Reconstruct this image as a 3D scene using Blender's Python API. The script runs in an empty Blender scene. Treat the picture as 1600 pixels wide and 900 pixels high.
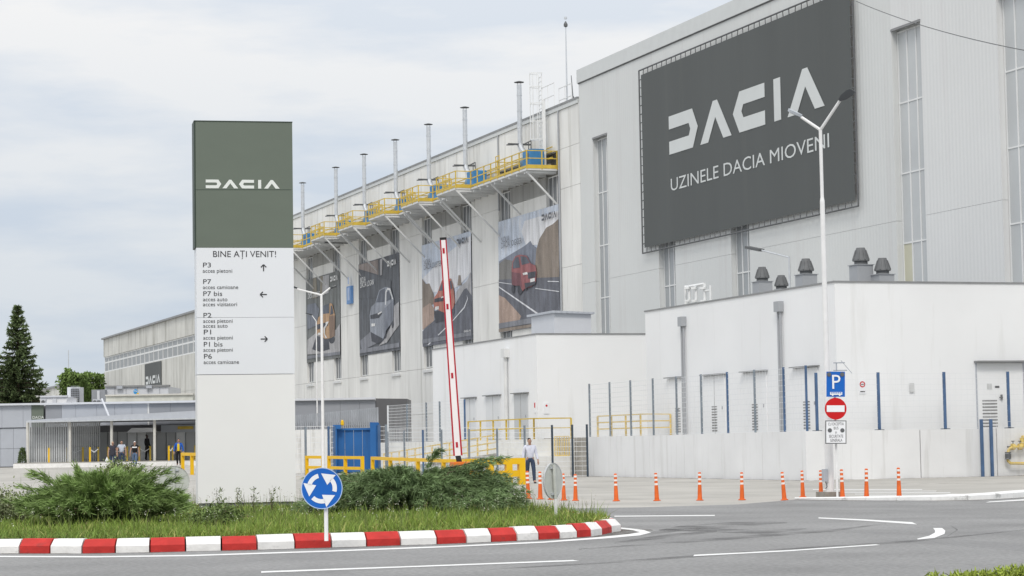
import bpy, math, random
import numpy as np
from mathutils import Vector, Matrix
random.seed(7)
rng = np.random.default_rng(7)
S = bpy.context.scene
COL = S.collection

# ------------------------------------------------------------------ camera
F, PX0, PY0, H = 3550.0, 800.0, 450.0, 1.5
XR = Vector((0.94296443, -0.00721302, -0.33281535))
YR = Vector((-0.33247146, -0.07073297, -0.94045711))
ZR = Vector((-0.01675748, 0.99746921, -0.0690968))
RM = Matrix((XR, YR, ZR))          # rows: world axes seen from the camera frame
cam = bpy.data.cameras.new('camera')
cam_o = bpy.data.objects.new('camera', cam)
COL.objects.link(cam_o)
cam.sensor_width = 36.0
cam.lens = 36.0 * F / 1600.0
cam.clip_start, cam.clip_end = 0.5, 6000.0
cam_o.matrix_world = Matrix.Translation((0, 0, H)) @ RM.to_4x4()
S.camera = cam_o

# ------------------------------------------------------------------ sky, sun, exposure
SUN_EL, SUN_AZ = math.radians(46), math.radians(207)   # azimuth from +Y clockwise
w = bpy.data.worlds.new('World'); S.world = w; w.use_nodes = True
nt = w.node_tree; nt.nodes.clear()
def N(t, **k):
    n = nt.nodes.new(t)
    for a, b in k.items(): setattr(n, a, b)
    return n
out = N('ShaderNodeOutputWorld'); bg = N('ShaderNodeBackground'); bg.inputs[1].default_value = 0.1
sky = N('ShaderNodeTexSky', sky_type='NISHITA', sun_disc=False, sun_elevation=SUN_EL, sun_rotation=SUN_AZ)
tc = N('ShaderNodeTexCoord')
mp = N('ShaderNodeMapping'); mp.inputs['Scale'].default_value = (3.5, 3.5, 16.0); mp.inputs['Location'].default_value = (0.3, 1.7, 0.4)
n1 = N('ShaderNodeTexNoise'); n1.inputs['Scale'].default_value = 1.6; n1.inputs['Detail'].default_value = 7; n1.inputs['Roughness'].default_value = 0.55
cr = N('ShaderNodeValToRGB')
cr.color_ramp.elements[0].position = 0.40; cr.color_ramp.elements[0].color = (6.3, 6.75, 7.35, 1)
cr.color_ramp.elements[1].position = 0.58; cr.color_ramp.elements[1].color = (7.85, 7.85, 7.85, 1)
sx = N('ShaderNodeSeparateXYZ')
gr = N('ShaderNodeMapRange'); gr.inputs['From Min'].default_value = 0.0; gr.inputs['From Max'].default_value = 1.0
gr.inputs['To Min'].default_value = 0.98; gr.inputs['To Max'].default_value = 2.0
mul = N('ShaderNodeVectorMath', operation='SCALE')
mix = N('ShaderNodeMix', data_type='RGBA'); mix.inputs[0].default_value = 0.96
L = nt.links.new
L(tc.outputs['Generated'], mp.inputs[0]); L(mp.outputs[0], n1.inputs['Vector']); L(n1.outputs['Fac'], cr.inputs[0])
L(tc.outputs['Generated'], sx.inputs[0]); L(sx.outputs['Z'], gr.inputs['Value'])
hz = N('ShaderNodeMapRange'); hz.inputs['From Min'].default_value = 0.02; hz.inputs['From Max'].default_value = 0.19
hm = N('ShaderNodeMix', data_type='RGBA'); hm.inputs[6].default_value = (0.80, 0.875, 0.96, 1); hm.inputs[7].default_value = (1, 1, 1, 1)
hx_ = N('ShaderNodeVectorMath', operation='MULTIPLY')
L(sx.outputs['Z'], hz.inputs['Value']); L(hz.outputs[0], hm.inputs[0]); L(cr.outputs[0], hx_.inputs[0]); L(hm.outputs[2], hx_.inputs[1])
L(hx_.outputs[0], mul.inputs[0]); L(gr.outputs[0], mul.inputs['Scale'])
L(sky.outputs[0], mix.inputs[6]); L(mul.outputs[0], mix.inputs[7]); L(mix.outputs[2], bg.inputs[0]); L(bg.outputs[0], out.inputs[0])
sun = bpy.data.lights.new('sun', 'SUN'); sun.energy = 1.5; sun.angle = math.radians(16); sun.color = (1.0, 0.94, 0.86)
sun_o = bpy.data.objects.new('sun', sun); COL.objects.link(sun_o)
sd = Vector((math.sin(SUN_AZ) * math.cos(SUN_EL), math.cos(SUN_AZ) * math.cos(SUN_EL), math.sin(SUN_EL)))
sun_o.rotation_euler = sd.to_track_quat('Z', 'Y').to_euler()
sun_o.location = sd * 300
S.view_settings.view_transform = 'Standard'; S.view_settings.look = 'None'
S.view_settings.exposure = 0.0; S.view_settings.gamma = 1.0; S.view_settings.use_curve_mapping = False

# ------------------------------------------------------------------ places: picture point -> point on a known real plane
def ray(x, y): return RM @ Vector((x - PX0, PY0 - y, -F))
O = Vector((0, 0, H))
def G(x, y, z=0.0): r = ray(x, y); return O + r * ((z - H) / r.z)
def PX(x, y, X): r = ray(x, y); return O + r * (X / r.x)
def PY(x, y, Y): r = ray(x, y); return O + r * (Y / r.y)
FW = Vector((0.3333, 0.9428, 0)).normalized(); RT = Vector((FW.y, -FW.x, 0))
def PD(x, y, d): r = ray(x, y); return O + r * (d / (r.x * FW.x + r.y * FW.y))
def LD(l, d, z=0.0): return RT * l + FW * d + Vector((0, 0, z))
YAW = math.atan2(-FW.x, FW.y)        # rotation that turns local +Y to the viewing direction
def sat(t): return max(0.0, min(1.0, t))
def gz(p):                            # the forecourt rises gently towards the entrance
    d = p[0] * FW.x + p[1] * FW.y
    t = sat((d - 92) / 60.0)
    return 0.55 * t * sat((36 - p[0]) / 6.0)

# ------------------------------------------------------------------ materials (textures in world metres)
MATS = {}
def mat(name, col, rough=0.8, metal=0.0, var=0.12, scale=1.5, stretch=(1, 1, 1), bump=0.0, bscale=30.0, rib=None,
        stain=None, bdist=0.02, spec=0.3, attr=None, trans=0.0, alpha=1.0, emit=0.0, fine=0.0):
    if name in MATS: return MATS[name]
    m = bpy.data.materials.new(name); MATS[name] = m; m.use_nodes = True
    t = m.node_tree; b = t.nodes['Principled BSDF']
    b.inputs['Roughness'].default_value = rough; b.inputs['Metallic'].default_value = metal
    b.inputs['Specular IOR Level'].default_value = spec
    if trans: b.inputs['Transmission Weight'].default_value = trans
    def nn(ty, **k):
        n = t.nodes.new(ty)
        for a, v in k.items(): setattr(n, a, v)
        return n
    lk = t.links.new
    geo = nn('ShaderNodeNewGeometry')
    mp = nn('ShaderNodeMapping'); mp.inputs['Scale'].default_value = stretch; lk(geo.outputs['Position'], mp.inputs[0])
    base = nn('ShaderNodeRGB'); base.outputs[0].default_value = (*col, 1)
    c = base.outputs[0]
    if attr:
        at = nn('ShaderNodeAttribute', attribute_name=attr); c = at.outputs['Color']
    def mulf(c, fac_sock, lo, hi, p0, p1):
        mr = nn('ShaderNodeMapRange'); mr.inputs['From Min'].default_value = p0; mr.inputs['From Max'].default_value = p1
        mr.inputs['To Min'].default_value = lo; mr.inputs['To Max'].default_value = hi
        lk(fac_sock, mr.inputs['Value'])
        mx = nn('ShaderNodeVectorMath', operation='SCALE'); lk(c, mx.inputs[0]); lk(mr.outputs[0], mx.inputs['Scale'])
        return mx.outputs[0]
    if var:
        n = nn('ShaderNodeTexNoise'); n.inputs['Scale'].default_value = scale; n.inputs['Detail'].default_value = 6
        lk(mp.outputs[0], n.inputs['Vector']); c = mulf(c, n.outputs['Fac'], 1 - var, 1 + var, 0.3, 0.7)
    if fine:
        n = nn('ShaderNodeTexNoise'); n.inputs['Scale'].default_value = 14; n.inputs['Detail'].default_value = 4
        lk(geo.outputs['Position'], n.inputs['Vector']); c = mulf(c, n.outputs['Fac'], 1 - fine, 1 + fine, 0.3, 0.7)
    if stain:                                        # dirt with its own shape: (colour, amount, scale xyz, threshold)
        sc, am, ss, th = stain
        m2 = nn('ShaderNodeMapping'); m2.inputs['Scale'].default_value = ss; lk(geo.outputs['Position'], m2.inputs[0])
        n = nn('ShaderNodeTexNoise'); n.inputs['Scale'].default_value = 1.0; n.inputs['Detail'].default_value = 8; n.inputs['Roughness'].default_value = 0.65
        lk(m2.outputs[0], n.inputs['Vector'])
        mr = nn('ShaderNodeMapRange'); mr.inputs['From Min'].default_value = th; mr.inputs['From Max'].default_value = th + 0.2; mr.inputs['To Max'].default_value = am
        lk(n.outputs['Fac'], mr.inputs['Value'])
        mx = nn('ShaderNodeMix', data_type='RGBA'); lk(mr.outputs[0], mx.inputs[0]); lk(c, mx.inputs[6]); mx.inputs[7].default_value = (*sc, 1)
        c = mx.outputs[2]
    hs = None
    if rib:                                          # vertical sheet profile: (spacing, strength)
        sp = nn('ShaderNodeSeparateXYZ'); lk(geo.outputs['Position'], sp.inputs[0])
        ad = nn('ShaderNodeMath', operation='ADD'); lk(sp.outputs['X'], ad.inputs[0]); lk(sp.outputs['Y'], ad.inputs[1])
        ml = nn('ShaderNodeMath', operation='MULTIPLY'); ml.inputs[1].default_value = 2 * math.pi / rib[0]; lk(ad.outputs[0], ml.inputs[0])
        sn = nn('ShaderNodeMath', operation='SINE'); lk(ml.outputs[0], sn.inputs[0])
        hs = (sn.outputs[0], rib[1], 0.02)
    if bump:
        n = nn('ShaderNodeTexNoise'); n.inputs['Scale'].default_value = bscale; n.inputs['Detail'].default_value = 4
        lk(mp.outputs[0], n.inputs['Vector'])
        if hs is None: hs = (n.outputs['Fac'], bump, bdist)
    if hs:
        bp = nn('ShaderNodeBump'); bp.inputs['Strength'].default_value = hs[1]; bp.inputs['Distance'].default_value = hs[2]
        lk(hs[0], bp.inputs['Height']); lk(bp.outputs[0], b.inputs['Normal'])
    lk(c, b.inputs['Base Color'])
    if emit:
        lk(c, b.inputs['Emission Color']); b.inputs['Emission Strength'].default_value = emit
    if alpha < 1:
        n = nn('ShaderNodeTexNoise'); n.inputs['Scale'].default_value = 1.2; n.inputs['Detail'].default_value = 6
        lk(mp.outputs[0], n.inputs['Vector'])
        mr = nn('ShaderNodeMapRange'); mr.inputs['From Min'].default_value = 0.35; mr.inputs['From Max'].default_value = 0.65; mr.inputs['To Max'].default_value = alpha
        lk(n.outputs['Fac'], mr.inputs['Value']); lk(mr.outputs[0], b.inputs['Alpha'])
    return m
GREY = (0.3, 0.3, 0.3)
M_asphalt = mat('asphalt', (0.235, 0.234, 0.232), 0.85, var=0.16, scale=0.35, stretch=(1, 1, 1), bump=0.35, bscale=25, fine=0.2,
                stain=((0.13, 0.13, 0.135), 0.5, (0.5, 0.12, 1), 0.56))
M_tyre = mat('tyre_rubber_mark', (0.06, 0.06, 0.062), 0.8, alpha=0.36)
M_plaza = mat('pale_concrete_paving', (0.40, 0.385, 0.355), 0.9, var=0.13, scale=0.25, bump=0.1, bscale=12, fine=0.06,
              stain=((0.2, 0.19, 0.175), 0.55, (0.5, 0.18, 1), 0.55))
M_mark = mat('road_paint', (0.74, 0.74, 0.73), 0.6, var=0.08, scale=3, stain=((0.4, 0.4, 0.4), 0.6, (3, 3, 3), 0.58))
M_white = mat('white_render', (0.80, 0.81, 0.82), 0.85, var=0.03, scale=0.3, bump=0.05, bscale=20, stain=((0.58, 0.58, 0.56), 0.45, (1.2, 1.2, 0.12), 0.58))
M_wallp = mat('painted_concrete', (0.76, 0.765, 0.77), 0.85, var=0.05, scale=0.5, stain=((0.47, 0.465, 0.44), 0.55, (2.2, 2.2, 0.16), 0.54), bump=0.15, bscale=6)
M_conc = mat('weathered_concrete', (0.76, 0.76, 0.74), 0.9, var=0.09, scale=0.5, stretch=(1, 1, 0.3), stain=((0.40, 0.395, 0.36), 0.7, (1.6, 1.6, 0.10), 0.54), rib=(0.6, 0.12))
M_conc2 = mat('old_concrete_far', (0.60, 0.60, 0.57), 0.9, var=0.1, scale=0.3, stain=((0.27, 0.265, 0.23), 0.75, (0.9, 0.9, 0.08), 0.5))
M_joint = mat('joint_dark', (0.22, 0.22, 0.21), 0.9)
M_clad = mat('grey_sheet_cladding', (0.635, 0.65, 0.645), 0.5, var=0.03, scale=0.2, rib=(0.3, 0.2), spec=0.4, stain=((0.48, 0.45, 0.44), 0.4, (0.8, 0.8, 0.05), 0.55))
M_clad2 = mat('pale_sheet_cladding', (0.68, 0.69, 0.69), 0.5, var=0.03, scale=0.2, rib=(0.3, 0.2), spec=0.4, stain=((0.58, 0.55, 0.55), 0.4, (0.8, 0.8, 0.05), 0.55))
M_cap = mat('sheet_capping', (0.60, 0.62, 0.62), 0.45, var=0.03)
M_cope = mat('dark_grey_coping', (0.25, 0.255, 0.26), 0.5)
M_frame = mat('white_window_frame', (0.74, 0.75, 0.75), 0.5, var=0.03)
M_pane = mat('cloudy_glass', (0.50, 0.52, 0.53), 0.25, var=0.06, scale=0.4, spec=0.5)
M_pane4 = mat('grey_glass', (0.33, 0.35, 0.365), 0.25, var=0.08, scale=0.4, spec=0.5)
M_pane2 = mat('yellowed_glass', (0.55, 0.54, 0.42), 0.3, var=0.06, scale=0.4, spec=0.5)
M_pane3 = mat('dusty_dark_glass', (0.14, 0.148, 0.155), 0.3, var=0.12, scale=0.5, spec=0.5)
M_yel = mat('yellow_paint', (0.60, 0.43, 0.07), 0.5, var=0.12, scale=3)
M_yel2 = mat('bright_yellow_paint', (0.78, 0.47, 0.01), 0.45, var=0.05, scale=3)
M_gal = mat('galvanised_steel', (0.62, 0.64, 0.66), 0.35, metal=0.6, var=0.08, scale=4)
M_dkst = mat('dark_steel', (0.12, 0.125, 0.13), 0.6, var=0.1)
M_brace = mat('grey_white_steel', (0.66, 0.67, 0.67), 0.6, var=0.08)
M_blue = mat('blue_paint', (0.05, 0.2, 0.42), 0.5, var=0.15, scale=2)
M_gateb = mat('gate_blue_paint', (0.025, 0.13, 0.36), 0.5, var=0.08, scale=1, stain=((0.03, 0.09, 0.2), 0.6, (2, 2, 0.4), 0.58))
M_postb = mat('blue_grey_fence_post', (0.075, 0.135, 0.25), 0.5, var=0.2, scale=2)
M_postd = mat('dark_fence_post', (0.045, 0.065, 0.09), 0.5, var=0.2, scale=2)
M_postg = mat('grey_blue_fence_post', (0.21, 0.245, 0.28), 0.5, var=0.2, scale=2)
M_wire = mat('pale_wire', (0.70, 0.72, 0.74), 0.5, var=0.05)
M_red = mat('red_kerb_paint', (0.50, 0.035, 0.03), 0.7, var=0.16, scale=5, stain=((0.22, 0.05, 0.045), 0.75, (5, 5, 9), 0.57), bump=0.3, bscale=20)
M_kwhite = mat('white_kerb_paint', (0.80, 0.79, 0.77), 0.75, var=0.08, scale=5, stain=((0.42, 0.4, 0.37), 0.7, (5, 5, 9), 0.58), bump=0.3, bscale=20)
M_kwhite2 = mat('worn_white_kerb', (0.78, 0.78, 0.77), 0.8, var=0.06, scale=5, stain=((0.12, 0.12, 0.11), 0.9, (1.6, 1.6, 2.5), 0.57), bump=0.3, bscale=20)
M_soil = mat('soil', (0.07, 0.06, 0.035), 0.95, var=0.3, scale=3, bump=0.5, bscale=10)
M_leaf = mat('leaf_tint', (0.1, 0.12, 0.04), 0.6, var=0.0, attr='tint', spec=0.2)
M_bark = mat('bark', (0.09, 0.065, 0.045), 0.9, var=0.25, scale=6, bump=0.6, bscale=20)
M_pgreen = mat('pylon_green', (0.15, 0.178, 0.145), 0.5, var=0.03, scale=0.8, bump=0.06, bscale=1.2, stretch=(1, 1, 3))
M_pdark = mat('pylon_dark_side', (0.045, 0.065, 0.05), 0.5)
M_pwhite = mat('pylon_white', (0.82, 0.84, 0.875), 0.45, var=0.015, scale=0.8)
M_pwhite2 = mat('pylon_white_base', (0.86, 0.86, 0.85), 0.45, var=0.015, scale=0.8)
M_plinth = mat('plinth_grey', (0.32, 0.33, 0.37), 0.7)
M_ink = mat('dark_ink', (0.055, 0.055, 0.06), 0.6, var=0.0)
M_logo = mat('white_ink', (0.80, 0.83, 0.80), 0.5, var=0.02)
M_orange = mat('orange_plastic', (0.70, 0.135, 0.025), 0.6, var=0.14, scale=6, stain=((0.35, 0.12, 0.06), 0.6, (6, 6, 4), 0.56))
M_refl = mat('white_reflective_band', (0.8, 0.76, 0.73), 0.4, var=0.08, scale=20)
M_sblue = mat('sign_blue', (0.01, 0.125, 0.50), 0.35, var=0.03)
M_sred = mat('sign_red', (0.55, 0.01, 0.012), 0.35, var=0.03)
M_swhite = mat('sign_white', (0.82, 0.83, 0.85), 0.35, var=0.02)
M_sback = mat('sign_back_grey', (0.55, 0.57, 0.53), 0.5, var=0.08, scale=6, stain=((0.35, 0.36, 0.33), 0.5, (8, 8, 4), 0.58))
M_pole = mat('white_pole', (0.78, 0.78, 0.78), 0.5, var=0.05, scale=4)
M_black = mat('black_plastic', (0.02, 0.02, 0.022), 0.5)
M_lampd = mat('lamp_dark', (0.06, 0.065, 0.07), 0.5)
M_lampl = mat('lamp_grey', (0.42, 0.45, 0.49), 0.5)
M_lens = mat('lamp_lens', (0.55, 0.56, 0.55), 0.25)
M_panel = mat('grey_blue_panel', (0.44, 0.465, 0.51), 0.5, var=0.03)
M_panel2 = mat('mid_grey_panel', (0.30, 0.315, 0.345), 0.5, var=0.03)
M_panel3 = mat('slate_panel', (0.165, 0.165, 0.175), 0.5, var=0.04)
M_panel4 = mat('light_panel', (0.62, 0.64, 0.68), 0.5, var=0.03)
M_cream = mat('cream_post', (0.62, 0.61, 0.57), 0.6, var=0.05)
M_sheet = mat('corrugated_sheet', (0.46, 0.485, 0.53), 0.4, var=0.03, rib=(0.3, 0.6))
M_hood = mat('vent_hood_grey', (0.14, 0.145, 0.15), 0.55, var=0.1, scale=5)
M_duct = mat('vent_base_grey', (0.36, 0.375, 0.395), 0.4, var=0.05)
M_gas = mat('gas_pipe_yellow', (0.66, 0.50, 0.16), 0.5, var=0.1)
M_ramp = mat('faded_yellow_rail', (0.72, 0.55, 0.22), 0.6, var=0.15, scale=2)
M_louv = mat('louvre_shadow', (0.22, 0.22, 0.22), 0.8)
M_panel4w = mat('pale_door', (0.70, 0.715, 0.73), 0.5, var=0.03)
M_door = mat('grey_metal_door', (0.52, 0.54, 0.56), 0.5, var=0.03)
M_dirtyw = mat('grimy_white_wall', (0.72, 0.72, 0.70), 0.9, var=0.08, scale=1, stain=((0.3, 0.29, 0.26), 0.7, (1.8, 1.8, 0.3), 0.55))
M_base = mat('concrete_base', (0.28, 0.26, 0.23), 0.9, var=0.2, scale=5, bump=0.3)
M_barw = mat('barrier_white', (0.80, 0.76, 0.76), 0.5, var=0.03)
M_barr = mat('barrier_red', (0.42, 0.015, 0.03), 0.45, var=0.05)

# ------------------------------------------------------------------ builders
ORG = {}
def link(o, parent=None):
    COL.objects.link(o)
    if parent is not None: o.parent = parent
    return o
def tag(o, label=None, cat=None, group=None, kind=None):
    if label: o['label'] = label
    if cat: o['category'] = cat
    if group: o['group'] = group
    if kind: o['kind'] = kind
    return o
def thing(name, label, cat, loc=(0, 0, 0), rz=0.0, group=None, local=False, kind=None):
    o = bpy.data.objects.new(name, None); o.empty_display_size = 0.3
    link(o); o.location = loc; o.rotation_euler = (0, 0, rz)
    ORG[o.name] = Vector((0, 0, 0)) if (local or rz) else Vector(loc)
    return tag(o, label, cat, group, kind)
class MB:
    def __init__(s): s.v = []; s.f = []; s.m = []; s.mats = []
    def mi(s, m):
        if m not in s.mats: s.mats.append(m)
        return s.mats.index(m)
    def add(s, vs, fs, m):
        b = len(s.v); s.v += [tuple(p) for p in vs]; k = s.mi(m)
        for f in fs: s.f.append([b + i for i in f]); s.m.append(k)
        return s
    def box(s, a, b, m):
        (x0, y0, z0), (x1, y1, z1) = a, b
        return s.add([(x0, y0, z0), (x1, y0, z0), (x1, y1, z0), (x0, y1, z0), (x0, y0, z1), (x1, y0, z1), (x1, y1, z1), (x0, y1, z1)],
                     [(3, 2, 1, 0), (4, 5, 6, 7), (0, 1, 5, 4), (1, 2, 6, 5), (2, 3, 7, 6), (3, 0, 4, 7)], m)
    def bar(s, p, q, w, h, m, up=(0, 0, 1)):
        p, q = Vector(p), Vector(q); d = (q - p).normalized(); u = Vector(up)
        if abs(d.dot(u)) > 0.98: u = Vector((FW.x, FW.y, 0))
        a = d.cross(u).normalized() * (w / 2); b = a.cross(d).normalized() * (h / 2)
        vs = [p - a - b, p + a - b, p + a + b, p - a + b, q - a - b, q + a - b, q + a + b, q - a + b]
        return s.add(vs, [(0, 1, 2, 3), (7, 6, 5, 4), (0, 4, 5, 1), (1, 5, 6, 2), (2, 6, 7, 3), (3, 7, 4, 0)], m)
    def tube(s, p, q, r0, r1, m, n=8, cap=True):
        p, q = Vector(p), Vector(q); d = (q - p).normalized(); u = Vector((0, 0, 1)) if abs(d.z) < 0.9 else Vector((1, 0, 0))
        a = d.cross(u).normalized(); b = d.cross(a).normalized(); vs = []
        for c, r in ((p, r0), (q, r1)):
            for i in range(n):
                t = 2 * math.pi * i / n; vs.append(c + (a * math.cos(t) + b * math.sin(t)) * r)
        fs = [(i, (i + 1) % n, n + (i + 1) % n, n + i) for i in range(n)]
        if cap: fs += [tuple(range(n - 1, -1, -1)), tuple(range(n, 2 * n))]
        return s.add(vs, fs, m)
    def path(s, pts, r, m, n=6):
        for i in range(len(pts) - 1): s.tube(pts[i], pts[i + 1], r, r, m, n)
        return s
    def prism(s, pts, vec, m, caps=True):
        n = len(pts); vec = Vector(vec); a = [Vector(p) for p in pts]; vs = a + [p + vec for p in a]
        fs = [(i, (i + 1) % n, n + (i + 1) % n, n + i) for i in range(n)]
        if caps: fs += [tuple(range(n - 1, -1, -1)), tuple(range(n, 2 * n))]
        return s.add(vs, fs, m)
    def poly(s, pts, m): return s.add(pts, [tuple(range(len(pts)))], m)
    def lathe(s, prof, m, c=(0, 0, 0), n=12):
        vs = []; fs = []; k = len(prof)
        for r, z in prof:
            for i in range(n):
                t = 2 * math.pi * i / n; vs.append((c[0] + r * math.cos(t), c[1] + r * math.sin(t), c[2] + z))
        for j in range(k - 1):
            for i in range(n): fs.append((j * n + i, j * n + (i + 1) % n, (j + 1) * n + (i + 1) % n, (j + 1) * n + i))
        fs += [tuple(range(n - 1, -1, -1)), tuple(range((k - 1) * n, k * n))]
        return s.add(vs, fs, m)
    def build(s, name, parent=None, smooth=False, bevel=0.0):
        og = ORG.get(parent.name, Vector((0, 0, 0))) if parent is not None else Vector((0, 0, 0))
        me = bpy.data.meshes.new(name)
        me.from_pydata([(a - og.x, b - og.y, c - og.z) for a, b, c in s.v], [], s.f)
        for m in s.mats: me.materials.append(m)
        me.polygons.foreach_set('material_index', s.m)
        if smooth: me.polygons.foreach_set('use_smooth', [True] * len(s.f))
        me.update()
        o = bpy.data.objects.new(name, me); link(o, parent); ORG[o.name] = og
        if bevel:
            bv = o.modifiers.new('bevel', 'BEVEL'); bv.width = bevel; bv.segments = 2; bv.limit_method = 'ANGLE'
        if smooth:
            try: me.set_sharp_from_angle(angle=math.radians(40))
            except Exception: pass
        return o
CUBE = {}
def piece(name, a, b, m, parent):              # a box part that shares one cube mesh per material
    if m.name not in CUBE:
        mb = MB().box((-.5, -.5, -.5), (.5, .5, .5), m)
        me = bpy.data.meshes.new('piece_' + m.name); me.from_pydata(mb.v, [], mb.f); me.materials.append(m); CUBE[m.name] = me
    o = bpy.data.objects.new(name, CUBE[m.name]); link(o, parent)
    og = ORG.get(parent.name, Vector((0, 0, 0)))
    o.location = Vector([(p + q) / 2 for p, q in zip(a, b)]) - og
    o.scale = [abs(q - p) for p, q in zip(a, b)]
    return o
def copy_tree(o, parent=None):
    c = o.copy(); COL.objects.link(c); c.parent = parent; ORG[c.name] = ORG.get(o.name, Vector((0, 0, 0)))
    for ch in list(o.children): copy_tree(ch, c)
    return c
def fast_mesh(name, V, FI, nper, mats, parent=None, tint=None, smooth=False):
    """V (n,3), FI flat index array of faces with nper corners each, tint (n,3)"""
    me = bpy.data.meshes.new(name); nv = len(V); nf = len(FI) // nper
    me.vertices.add(nv); me.vertices.foreach_set('co', np.asarray(V, np.float32).ravel())
    me.loops.add(len(FI)); me.loops.foreach_set('vertex_index', np.asarray(FI, np.int32))
    me.polygons.add(nf); me.polygons.foreach_set('loop_start', np.arange(nf, dtype=np.int32) * nper)
    try: me.polygons.foreach_set('loop_total', np.full(nf, nper, np.int32))
    except Exception: pass
    for m in mats: me.materials.append(m)
    if tint is not None:
        at = me.color_attributes.new('tint', 'FLOAT_COLOR', 'POINT')
        at.data.foreach_set('color', np.concatenate([tint, np.ones((nv, 1))], 1).astype(np.float32).ravel())
    me.update(calc_edges=True); me.validate()
    o = bpy.data.objects.new(name, me); link(o, parent); return o
def text_mesh(mb, s, origin, u, v, size, m, xs=1.0, align='LEFT', off=0.0, ext=0.0):
    cu = bpy.data.curves.new('lettering', 'FONT'); cu.body = s; cu.size = size; cu.align_x = align; cu.resolution_u = 3
    ob = bpy.data.objects.new('lettering', cu); COL.objects.link(ob)
    dg = bpy.context.evaluated_depsgraph_get(); me = bpy.data.meshes.new_from_object(ob.evaluated_get(dg))
    origin, u, v = Vector(origin), Vector(u), Vector(v); nrm = u.cross(v).normalized()
    mb.add([origin + u * (p.co.x * xs) + v * p.co.y + nrm * off for p in me.vertices], [tuple(f.vertices) for f in me.polygons], m)
    bpy.data.objects.remove(ob); bpy.data.curves.remove(cu); bpy.data.meshes.remove(me)
LOGO = [[(0, 1), (1.40, 1), (1.71, .5), (1.40, 0), (0, 0), (0, .34), (1.18, .34), (1.27, .5), (1.18, .66), (0, .66)],
        [(1.83, 0), (2.58, 1), (2.82, 1), (3.57, 0), (3.12, 0), (2.70, .58), (2.28, 0)],
        [(5.33, 1), (4.03, 1), (3.66, .5), (3.99, 0), (5.33, 0), (5.33, .34), (4.22, .34), (4.12, .5), (4.22, .66), (5.33, .66)],
        [(5.78, 1), (6.12, 1), (6.12, 0), (5.78, 0)],
        [(6.43, 0), (7.18, 1), (7.42, 1), (8.17, 0), (7.72, 0), (7.30, .58), (6.88, 0)]]
def logo(mb, origin, u, v, h, m, off=0.0, xs=1.0):
    origin, u, v = Vector(origin), Vector(u), Vector(v); nrm = u.cross(v).normalized()
    for g in LOGO: mb.poly([origin + u * (x * h * xs) + v * (y * h) + nrm * off for x, y in reversed(g)], m)

# ================================================================== SETTING: ground, road, markings
xs_ = [-2500, -700, -250, -110, -60, -30, -15] + list(range(-6, 62, 3)) + [70, 100, 180, 500, 2500]
ys_ = [-1500, -300, -60, 0, 30] + list(range(40, 190, 4)) + [200, 240, 300, 420, 700, 1300, 3500]
gv = [(x, y, gz((x, y))) for y in ys_ for x in xs_]; nx = len(xs_)
gf = [(j * nx + i, j * nx + i + 1, (j + 1) * nx + i + 1, (j + 1) * nx + i) for j in range(len(ys_) - 1) for i in range(nx - 1)]
tag(MB().add(gv, gf, M_plaza).build('ground', smooth=True), 'pale worn concrete forecourt in front of the factory', kind='structure')
KB = [G(1240, 781), G(1275, 782), G(1320, 782.6), G(1400, 783), G(1470, 783), G(1530, 782), G(1570, 780), G(1600, 778.2), G(1640, 775), G(1700, 770)]
rb = [(-220, 90), (-40, 66), (6, 55.6), (14, 52.3), (20.5, 49.4), (23.2, 49.6)] + [(p.x, p.y) for p in KB]
rb += [(44, 30), (140, -90), (140, -300), (-220, -300)]
road = tag(MB().poly([(x, y, 0.004) for x, y in reversed(rb)], M_asphalt).build('road'), 'grey worn asphalt roundabout road', kind='structure')
def strip(name, outer, inner, z=0.008, m=M_mark):
    o = [G(x, y, z) for x, y in outer]; i = [G(x, y, z) for x, y in inner]; n = len(o)
    return MB().add(o + i, [(k, k + 1, n + k + 1, n + k) for k in range(n - 1)], m).build(name, road)
strip('edge_line', [(-90, 872), (0, 870.5), (150, 871), (300, 869), (500, 862.6), (700, 855), (850, 848), (950, 841), (1000, 836.5), (1017, 832), (1006, 828), (985, 825.5), (964, 823.6)],
      [(-90, 870), (0, 868.4), (150, 868.9), (300, 866.9), (500, 860.5), (700, 853), (850, 846), (935, 839.2), (982, 834.5), (1000, 831.6), (990, 828.7), (977, 827), (962, 825.6)])
strip('lane_dash', [(408, 895), (650, 886), (905, 876.5)], [(408, 892.5), (650, 884), (895, 874.8)])
strip('lane_dash', [(1083, 869), (1230, 861.5), (1376, 851.5)], [(1085, 866.7), (1230, 859.6), (1368, 850.4)])
strip('lane_line', [(1279, 810), (1350, 813.5), (1433, 819.5)], [(1279, 808.4), (1350, 811.4), (1425, 815.8)])
strip('lane_line', [(960, 807.3), (1117, 806)], [(960, 805.8), (1117, 804.6)])
strip('curved_marking', [(1434, 843), (1460, 840.5), (1476, 834), (1477, 829), (1472, 825)], [(1433, 841.6), (1452, 837), (1461, 832), (1461, 829), (1458, 825)])
strip('edge_line', [(1540, 785.2), (1600, 782), (1700, 775)], [(1546, 783.6), (1600, 780), (1700, 773)])
for k in range(5):                                   # faint hatching behind the kerb
    x0 = 1330 + k * 22; y0 = 764.5 + k * 2.4
    mb = MB().poly([G(x0 - 60, y0 + .8, .006), G(x0 + 110, y0 + .9, .006), G(x0 + 112, y0, .006), G(x0 - 60, y0, .006)][::-1], M_mark)
    tag(mb.build('painted_hatch_line'), 'thin worn white hatch line on the paving behind the kerb, %s to the wall' % ['nearest', 'second nearest', 'third nearest', 'fourth nearest', 'farthest'][k], kind='structure')
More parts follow.
